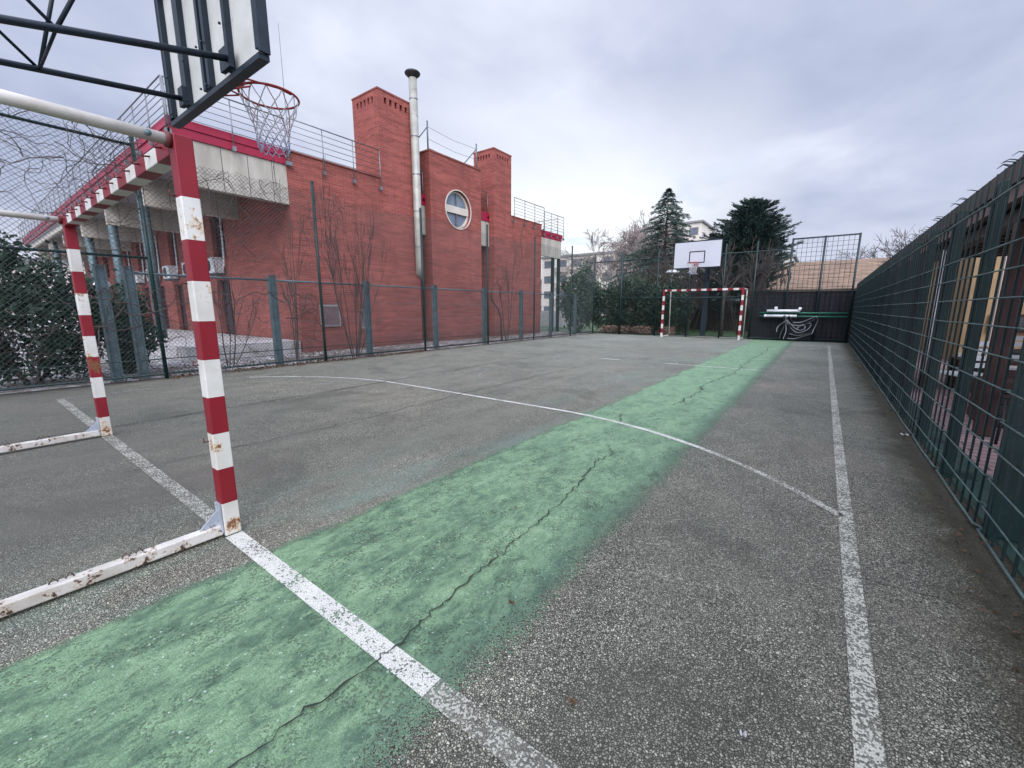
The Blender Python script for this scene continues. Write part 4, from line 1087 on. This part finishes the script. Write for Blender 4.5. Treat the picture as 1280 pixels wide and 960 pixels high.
# leaves and litter at the foot of the left fence
def litter(name, x0, x1, y0, y1, n, size, m, label, zt=.03, seed=1):
    global nprs
    nprs = np.random.RandomState(seed)
    p = np.stack([nprs.uniform(x0, x1, n), nprs.uniform(y0, y1, n), nprs.uniform(.008, zt, n)], 1)
    p = p[[noise.noise(Vector((q[0] * 1.2, q[1] * 1.2, seed))) > -.12 for q in p]]
    d = nprs.normal(size=(len(p), 3)); d[:, 2] *= .25
    return leaf_mesh(name, p, size, m, None, aspect=.6, dirs=d, spread=.3, label=label, cat='leaf litter', kind='stuff')
litter('leaf_litter', -9.75, -9.30, 2.3, 8.5, 900, .05, 'leaf_brown', 'brown dead leaves along the foot of the left fence', seed=1)
litter('leaf_litter', -11.9, -9.6, 5.5, 18, 2600, .06, 'leaf_tan', 'dead leaves and stones between the left fence and the brick wall', .05, seed=2)
litter('leaf_litter', -11.5, -9.6, -1, 5.5, 900, .05, 'leaf_brown', 'dead leaves under the dark shrubs behind the left fence', .05, seed=5)
litter('leaf_litter', -9.3, -5.6, 20.1, 20.8, 2600, .10, 'leaf_tan', 'heap of tan dead leaves under the hedge behind the end fence', .42, seed=3)
litter('leaf_litter', .66, .86, 1.2, 19, 420, .028, 'leaf_brown', 'small brown leaf bits along the foot of the right fence', .02, seed=4)
rg = random.Random(41)
b = MB()
for k in range(70):
    y = 1.3 + rg.random() ** 1.6 * 12; x = .80 - abs(rg.gauss(0, .14)); a = rg.uniform(0, PI); L = rg.uniform(.02, .09)
    b.tube([(x, y, .008), (x + math.cos(a) * L * .5, y + math.sin(a) * L * .5, .014), (x + math.cos(a + .3) * L, y + math.sin(a + .3) * L, .008)], [.0015, .0026, .001], 4)
b.build('twig_litter', 'bark', kind='stuff', label='short dark twigs fallen along the foot of the right fence', cat='twigs')
def fallen(x, y, s, m, label, a=0.3, name='fallen_leaf', cat='leaf'):
    b = MB(); n = 8; vs = [(x, y, .016)]
    for k in range(n):
        t_ = 2 * PI * k / n; q = s * (.5 + .5 * abs(math.cos(t_))) ; vs.append((x + math.cos(t_ + a) * q, y + math.sin(t_ + a) * q * .7, .014 + .012 * math.sin(3 * t_) + .008))
    b.add(vs, [(0, 1 + k, 1 + (k + 1) % n) for k in range(n)]); return b.build(name, m, label=label, cat=cat)
fallen(-.52, 1.03, .017, 'leaf_brown', 'small curled brown leaf on the grey asphalt near the bottom centre')
fallen(-.95, 1.28, .016, 'leaf_brown', 'flat dark brown leaf on the right edge of the green strip')
fallen(-.06, 1.24, .010, 'stone_pale', 'pale bird dropping spot on the asphalt near the bottom right', name='pale_spot', cat='stain')
fallen(.58, 1.42, .013, 'leaf_tan', 'thin tan leaf on the asphalt right of the white sideline')
fallen(.78, 5.6, .035, 'stone_pale', 'pale pebble beside the foot of the right fence', name='pebble', cat='pebble')

# plants behind the end fence
leafy('laurel_bush', (-10.75, 20.6, 0), (1.15, .9, 1.65), 9000, .15, 'leaf_mid', 'glossy green laurel bush at the far left corner of the court, beside the canopy', seed=6, clumps=70, cr=.15, zc=1.75)
hl = ['dense dark green hedge bush next to the laurel, behind the end fence', 'dark hedge bush second from the laurel, behind the end fence',
      'dark hedge bush third from the laurel, behind the end fence', 'dark hedge bush behind the left post of the far goal']
for k, (x, rz, rx) in enumerate(((-9.35, 1.2, .95), (-8.2, 1.35, .95), (-7.1, 1.3, .9), (-6.0, 1.15, .8))):
    leafy('hedge_bush', (x, 21.2, 0), (rx, .8, rz), 6500, .12, 'leaf_dark', hl[k], seed=20 + k, clumps=60, cr=.16, group='hedge bushes behind the end fence')
for k, (x, y, rz, lab) in enumerate(((-8.4, 22.4, 1.6, 'olive green taller bush rising above the hedge right of the laurel'), (-6.9, 22.6, 1.65, 'olive green taller bush rising above the hedge left of the small street lamp'))):
    leafy('tall_bush', (x, y, 0), (1.1, .8, rz), 5200, .10, 'leaf_olive', lab, seed=40 + k, clumps=60, cr=.16)
tl = ['leafless purple-brown shrub above the hedge, leftmost of the bare thicket', 'leafless shrub second from left in the bare thicket above the hedge',
      'leafless shrub in the bare thicket left of the street lamp', 'leafless shrub behind the left half of the far backboard', 'leafless shrub behind the far goal, right of its hoop pole',
      'leafless shrub behind the right post of the far goal', 'leafless shrub at the left edge of the reed screen', 'leafless shrub behind the middle of the far goal']
for k, (x, y, h) in enumerate(((-8.9, 23.2, 4.2), (-7.8, 23.0, 4.4), (-6.7, 23.4, 4.2), (-5.6, 22.3, 3.9), (-3.9, 25.4, 3.8), (-2.9, 21.8, 3.9), (-2.2, 21.0, 3.2), (-4.9, 25.6, 3.6))):
    stems('bare_thicket', (x, y, 0), 9, h * .75, .022, tl[k], 'twig', 50 + k, .5, 3, 'shrub', 'bare shrubs behind the end fence', rmin=.008, kids=(4, 5), base=.5)

# conifers: whorls of drooping or rising boughs carrying needle sprays
def conifer(name, loc, h, rb, label, m, seed, tilt, droop, z0, levels, per, needles, size, prof, tr=.16, asp=.16, nseg=9, irregular=.2, shoots=0):
    global nprs
    nprs = np.random.RandomState(seed); rng = random.Random(seed); L = Vector(loc)
    t = thing(name, loc, label, 'tree')
    b = MB(); b.tube([L, L + Vector((0, 0, h * .5)), L + Vector((0, 0, h * .98))], [tr, tr * .6, .015], 8); b.build('trunk', 'bark', t)
    b = MB(); P = []; D = []
    for i in range(levels):
        f = i / (levels - 1)
        for k in range(per):
            z = z0 + (h - z0) * f + (rng.uniform(-.8, .8) * (h - z0) / levels if f < .97 else 0)
            a = 2 * PI * (k + rng.random()) / per + i; ln = rb * prof(f) * rng.uniform(1 - irregular, 1 + irregular)
            if ln < .08: ln = .08
            d = Vector((math.cos(a), math.sin(a), 0)); q0 = L + Vector((0, 0, z)); pts = [q0]
            for s in range(1, nseg + 1):
                u = s / nseg; pts.append(q0 + d * ln * u + Vector((0, 0, ln * (tilt * u - droop * u * u)))) 
            b.tube(pts, [.035 * (1 - .8 * s / nseg) * max(.4, ln / rb) for s in range(nseg + 1)], 4, cap=False)
            m_ = int(needles * max(.15, ln / rb)); us = nprs.uniform(.12, 1.0, m_) ** .8
            side = Vector((-d.y, d.x, 0))
            for u in us:
                w = (1 - u) * ln * .30 + .05
                s_ = nprs.uniform(-1, 1); base = q0 + d * ln * u + Vector((0, 0, ln * (tilt * u - droop * u * u)))
                P.append(base + side * s_ * w + Vector((0, 0, nprs.normal() * .035 - abs(s_) * w * .25)))
                dd = d * .9 + side * s_ * .9 + Vector((0, 0, tilt * .8 - droop * 1.4 * u)); D.append(dd.normalized())
    if shoots:
        for k in range(shoots):
            a = rng.uniform(0, 2 * PI); q = rb * rng.random() ** .5 * .8; zt = h * (.93 - .33 * (q / rb) ** 1.5) * rng.uniform(.86, 1.03)
            x_, y_ = L.x + math.cos(a) * q, L.y + math.sin(a) * q; ln = rng.uniform(.35, .8)
            b.tube([(x_, y_, zt - ln), (x_ + .05, y_, zt)], [.015, .004], 3, cap=False)
            for j in range(70):
                u = rng.random(); w = .16 * (1 - u) + .02; a2 = rng.uniform(0, 2 * PI)
                P.append(Vector((x_ + math.cos(a2) * w, y_ + math.sin(a2) * w, zt - ln * (1 - u) + w * .3))); D.append(Vector((math.cos(a2), math.sin(a2), .9)).normalized())
    b.build('boughs', 'bark', t)
    leaf_mesh('foliage', np.array([tuple(p) for p in P]), size, m, t, aspect=asp, dirs=np.array([tuple(p) for p in D]), spread=.45)
    return t
conifer('cedar_tree', (-8.3, 27, 0), 8.3, 4.0, 'tall grey green cedar with a pointed top and level boughs, left of the far backboard', 'needle_grey', 5, .12, .28, 1.6, 30, 10, 210, .21,
        lambda f: ((1 - f) ** .75 * .95 + .03) * (.8 if f > .5 else 1), nseg=6, irregular=.24)
conifer('spruce_tree', (-3.35, 24, 0), 6.35, 2.05, 'large dark spreading conifer with rising branch tips, right of the far backboard', 'needle', 8, .75, .25, 1.7, 36, 12, 250, .17,
        lambda f: (.7 + .5 * f if f < .35 else .86 * (1 - (f - .35) / .65) ** .62 + .05), nseg=6, irregular=.34, shoots=60)
conifer('spruce_tree', (-5.35, 25.5, 0), 5.2, 1.3, 'small dark conifer half hidden behind the far backboard', 'needle', 9, .5, .1, 1.5, 16, 7, 80, .24, lambda f: 1 - f * .9, nseg=6, irregular=.3)
# trunks seen below the conifer
b = MB(); 
for k, (x, y, r_, lab) in enumerate(((-2.55, 21.7, .16, 'thick grey tree trunk behind the right post of the far goal'), (-3.75, 21.2, .10, 'slim tree trunk seen through the far goal'))):
    bare_tree('bare_tree', (x, y, 0), 4.6, r_, lab, 'bark', 3, 70 + k, .7, .1, trunk=.5, rmin=.009)
# pale bare trees over the apartments
bare_tree('bare_tree', (-13.7, 34, 0), 8.6, .16, 'tall pale leafless tree in front of the cream apartment block', 'bark_pale', 5, 31, .75, .05, (3, 4), trunk=.3, rmin=.015, shrink=.70)
bare_tree('bare_tree', (-11.7, 35, 0), 8.4, .15, 'pale leafless tree just left of the cedar', 'bark_pale', 5, 32, .75, .05, (3, 4), trunk=.3, rmin=.015, shrink=.70)
bare_tree('bare_tree', (-15.9, 36, 0), 6.3, .12, 'small pale leafless tree at the left end of the row over the laurel', 'bark_pale', 4, 33, .75, .05, (3, 4), trunk=.3, rmin=.015)
bare_tree('bare_tree', (4.2, 58, 0), 9.0, .2, 'distant leafless tree over the tan roof, left one', 'twig', 4, 34, .75, .05, (3, 4), trunk=.3, rmin=.014)
bare_tree('bare_tree', (7.6, 56, 0), 10.2, .2, 'distant leafless tree rising over the right fence top, right one', 'twig', 4, 35, .75, .05, (3, 4), trunk=.3, rmin=.014)

# ------------------------------------------------------------------ background buildings
def block(name, x0, x1, y0, y1, h, label, m, floors, cols, glass='glass_far', band=True, z0=0, fh=2.9, balc=()):
    t = thing(name, ((x0 + x1) / 2, y0, 0), label, 'apartment block')
    part('wall', m, t, (x0, x1, y0, y1, 0, h)); part('roof', 'roof_flat', t, (x0 - .3, x1 + .3, y0 - .3, y1 + .3, h + .003, h + .35))
    cw = (x1 - x0) / cols
    for f in range(floors):
        z = z0 + f * fh
        for c in range(cols):
            xa = x0 + cw * (c + .22); xb = x0 + cw * (c + .78)
            fr = part('window', 'apart_band', t, (xa - .1, xb + .1, y0 - .06, y0 - .002, z + .9, z + 2.35))
            part('pane', glass, fr, (xa, xb, y0 - .09, y0 - .062, z + 1.0, z + 2.25))
        if band: part('balcony', 'apart_band', t, *[(x0 + cw * (c + .05), x0 + cw * (c + .95), y0 - 1.2, y0 - .1, z - .1, z + .85) for c in balc])
    return t
block('apartment_block', -46, -30.5, 72, 84, 10.9, 'cream apartment block with balconies behind the laurel bush', 'apart_wall', 4, 5, balc=(1, 3), z0=-.6)
block('apartment_block', -29.5, -19.0, 70, 82, 10.1, 'cream apartment block with dark windows behind the bare thicket', 'apart_wall', 4, 4, balc=(0, 2), z0=-.8)
block('apartment_block', -28, -20.0, 86, 96, 17.0, 'taller pale apartment block showing between the cedar and the dark conifer', 'apart_wall', 6, 3, balc=(1,), z0=-.6)
block('apartment_block', -58, -47.5, 84, 96, 7.6, 'low pale grey apartment block seen under the far canopy', 'apart_grey', 3, 4, balc=(0, 1, 2, 3), z0=-.5)
block('apartment_block', -14, -4.5, 74, 84, 8.6, 'distant cream block behind the far goal', 'apart_wall', 3, 4, balc=(1,), z0=-.5)
t = block('apartment_block', -64, -52, -1, 16, 4.9, 'pale building behind the dark shrub at the left edge', 'apart_wall', 1, 1, band=False)
for k in range(5):
    fr = part('window', 'apart_band', t, (-51.998, -51.9, 0 + k * 3, 1.8 + k * 3, .9, 2.6)); part('pane', 'glass_far', fr, (-51.898, -51.88, .1 + k * 3, 1.7 + k * 3, 1.0, 2.5))
# low wall of pale stone beyond the canopy
part_ = MB(); part_.box(-24, -12.6, 25.0, 25.3, 0, 1.1); part_.build('garden_wall', 'stone_pale', label='low pale stone wall beyond the far canopy, left of the laurel', cat='wall')
# tan tiled house beyond the reed screen
t = thing('tiled_house', (3, 26, 0), 'long low house with tan tiled roof beyond the end fence', 'house')
part('wall', 'apart_wall', t, (-3.0, 10, 26.4, 32, 0, 2.35))
b = MB(); b.add([(-3.6, 25.9, 2.25), (10.6, 25.9, 2.25), (10.6, 29.3, 3.86), (-2.0, 29.3, 3.86), (10.6, 32.6, 2.25), (-3.6, 32.6, 2.25), (-3.6, 25.9, 2.13), (10.6, 25.9, 2.13), (10.6, 32.6, 2.13), (-3.6, 32.6, 2.13)],
  [(0, 1, 2, 3), (3, 2, 4, 5), (0, 3, 5), (1, 4, 2), (6, 7, 1, 0), (8, 9, 5, 4), (9, 6, 0, 5), (7, 8, 4, 1), (6, 9, 8, 7)]); b.build('roof', 'tile', t)
# garden shed behind the far goal
t = thing('garden_shed', (-4.6, 27.6, 0), 'low shed with a flat pitched grey roof seen through the far goal', 'shed')
part('wall', 'dark_wood', t, (-7.4, -3.2, 27.6, 29.6, 0, 1.75))
b = MB(); b.add([(-7.7, 27.2, 1.62), (-2.9, 27.2, 1.62), (-2.9, 29.9, 2.2), (-7.7, 29.9, 2.2), (-7.7, 27.2, 1.72), (-2.9, 27.2, 1.72), (-2.9, 29.9, 2.3), (-7.7, 29.9, 2.3)],
  [(3, 2, 1, 0), (4, 5, 6, 7), (0, 1, 5, 4), (1, 2, 6, 5), (2, 3, 7, 6), (3, 0, 4, 7)]); b.build('roof', 'galv', t)
# small street lamp with a dome head
t = thing('street_lamp', (-6.35, 22, 0), 'small street lamp with a pale dome head left of the far backboard', 'lamp')
b = MB(); b.tube([(-6.35, 22, 0), (-6.35, 22, 3.0)], .035, 8); b.build('pole', 'galv', t)
b = MB(); b.lathe((-6.35, 22, 3.0), [(.06, -.15), (.09, 0), (.30, .02), (.29, .08), (.18, .16), (0, .19)], 18); b.build('dome', 'white_pipe', t)

# ------------------------------------------------------------------ terrace beyond the right fence
t = thing('pergola', (3, 6, 0), 'dark slatted pergola roof on red-brown pillars beyond the right fence', 'pergola')
for k in range(30):
    y = -.5 + k * .42; part('roof_slat', 'dark_wood', t, (1.35, 4.2, y, y + .09, 2.22, 2.36)) if y < 12 else None
part('roof_board', 'black_rubber', t, (1.35, 4.2, -.6, 12.2, 2.50, 2.56))
part('fascia', 'dark_wood', t, (1.22, 1.33, -.6, 19.8, 2.36, 2.56)); part('fascia', 'fascia', t, (1.25, 1.33, -.6, 19.8, 2.22, 2.357)); part('beam', 'dark_wood', t, (1.36, 1.48, -.6, 19.8, 2.08, 2.2))
for x, y in ((1.42, 6.15), (1.42, 9.3), (1.42, 3.0), (4.1, 11.9)):
    part('pillar', 'red_brown', t, (x - .06, x + .06, y - .06, y + .06, 0, 2.075), bevel=.01)
t = thing('ochre_house', (6, 14, 0), 'ochre rendered house wall with low brown window seen through the right fence', 'house')
part('wall', 'ochre', t, (2.6, 12, 14.0, 20, 0, 3.0)); part('roof', 'dark_wood', t, (2.3, 12.3, 13.6, 20.3, 3.003, 3.2))
for k in range(5):
    x = 3.0 + k * 1.35; fr = part('window', 'red_brown', t, (x, x + .62, 13.93, 13.998, .75, 1.15)); part('pane', 'glass', fr, (x + .06, x + .56, 13.91, 13.928, .81, 1.09))
part('column', 'cream_stone', t, (3.75, 3.92, 13.5, 13.67, 0, 3.0)); part('column', 'cream_stone', t, (2.95, 3.07, 13.5, 13.62, 0, 3.0))
part('plinth', 'stone_pale', t, (2.6, 12, 13.9, 13.998, 0, .25))
t = thing('downpipe', (1.3, 8.6, .4), 'thin pale pipe standing upright beyond the right fence', 'pipe')
b = MB(); b.tube([(1.30, 8.72, .3), (1.30, 8.72, 2.1)], .018, 8); b.build('tube', 'white_pipe', t)
# planter boxes, table and folded chairs
def planter(x, y, w, d, h, label):
    t = thing('planter_box', (x, y, 0), label, 'planter', 'timber planters on the terrace')
    for z in range(int(h / .12)):
        part('plank', 'dark_wood', t, (x - w / 2, x + w / 2, y - d / 2, y + d / 2, .02 + z * .12, .13 + z * .12), bevel=.005)
    part('soil', 'bark', t, (x - w / 2 + .03, x + w / 2 - .03, y - d / 2 + .03, y + d / 2 - .03, h - .06, h - .03)); return t
planter(1.95, 6.9, .9, .55, .5, 'dark timber planter box nearest beyond the right fence')
planter(2.3, 9.6, 1.1, .6, .5, 'dark timber planter box farther along the right fence')
def table(x, y, m, label):
    t = thing('garden_table', (x, y, 0), label, 'table')
    part('tabletop', m, t, (x - .4, x + .4, y - .4, y + .4, .70, .73), bevel=.008)
    for sx in (-1, 1):
        for sy in (-1, 1):
            b = MB(); b.tube([(x + sx * .36, y + sy * .36, 0), (x + sx * .34, y + sy * .34, .70)], .016, 6); b.build('leg', 'black', t)
table(2.05, 8.3, 'black', 'black garden table among chairs beyond the right fence')
def chair(x, y, a, mseat, label):
    t = thing('garden_chair', (x, y, 0), label, 'chair', 'garden chairs on the terrace'); c, s = math.cos(a), math.sin(a)
    def W(u, v, z): return (x + c * u - s * v, y + s * u + c * v, z)
    b = MB(); b.beam(W(0, -.21, .44), W(0, .21, .44), .42, .025); b.build('seat', mseat, t)
    b = MB(); b.beam(W(-.21, -.26, .62), W(-.21, -.26, .62 + .001), .01, .01)
    b = MB()
    for k in range(4): b.beam(W(-.2, -.24 - .01 * k, .58 + .09 * k), W(.2, -.24 - .01 * k, .58 + .09 * k), .02, .06)
    b.build('backrest', mseat, t)
    for u in (-.2, .2):
        b = MB(); b.tube([W(u, .2, 0), W(u, .19, .44)], .013, 6); b.build('leg', 'black', t)
        b = MB(); b.tube([W(u, -.24, 0), W(u, -.2, .44), W(u, -.28, .92)], .013, 6); b.build('leg', 'black', t)
chair(1.55, 7.75, .4, 'white_pipe', 'white slatted garden chair beside the black table')
chair(2.5, 7.7, -.5, 'black', 'black slatted garden chair in front of the black table')
chair(2.2, 9.0, 2.7, 'white_pipe', 'white slatted garden chair behind the black table')
chair(1.7, 5.9, 1.2, 'black', 'black slatted garden chair nearest to the right fence')

b = MB(); b.box(1.12, 1.16, 8.8, 19.95, 0, 2.1)
b.build('privacy_screen', 'reed', label='dark screen close behind the far stretch of the right fence', cat='screen')
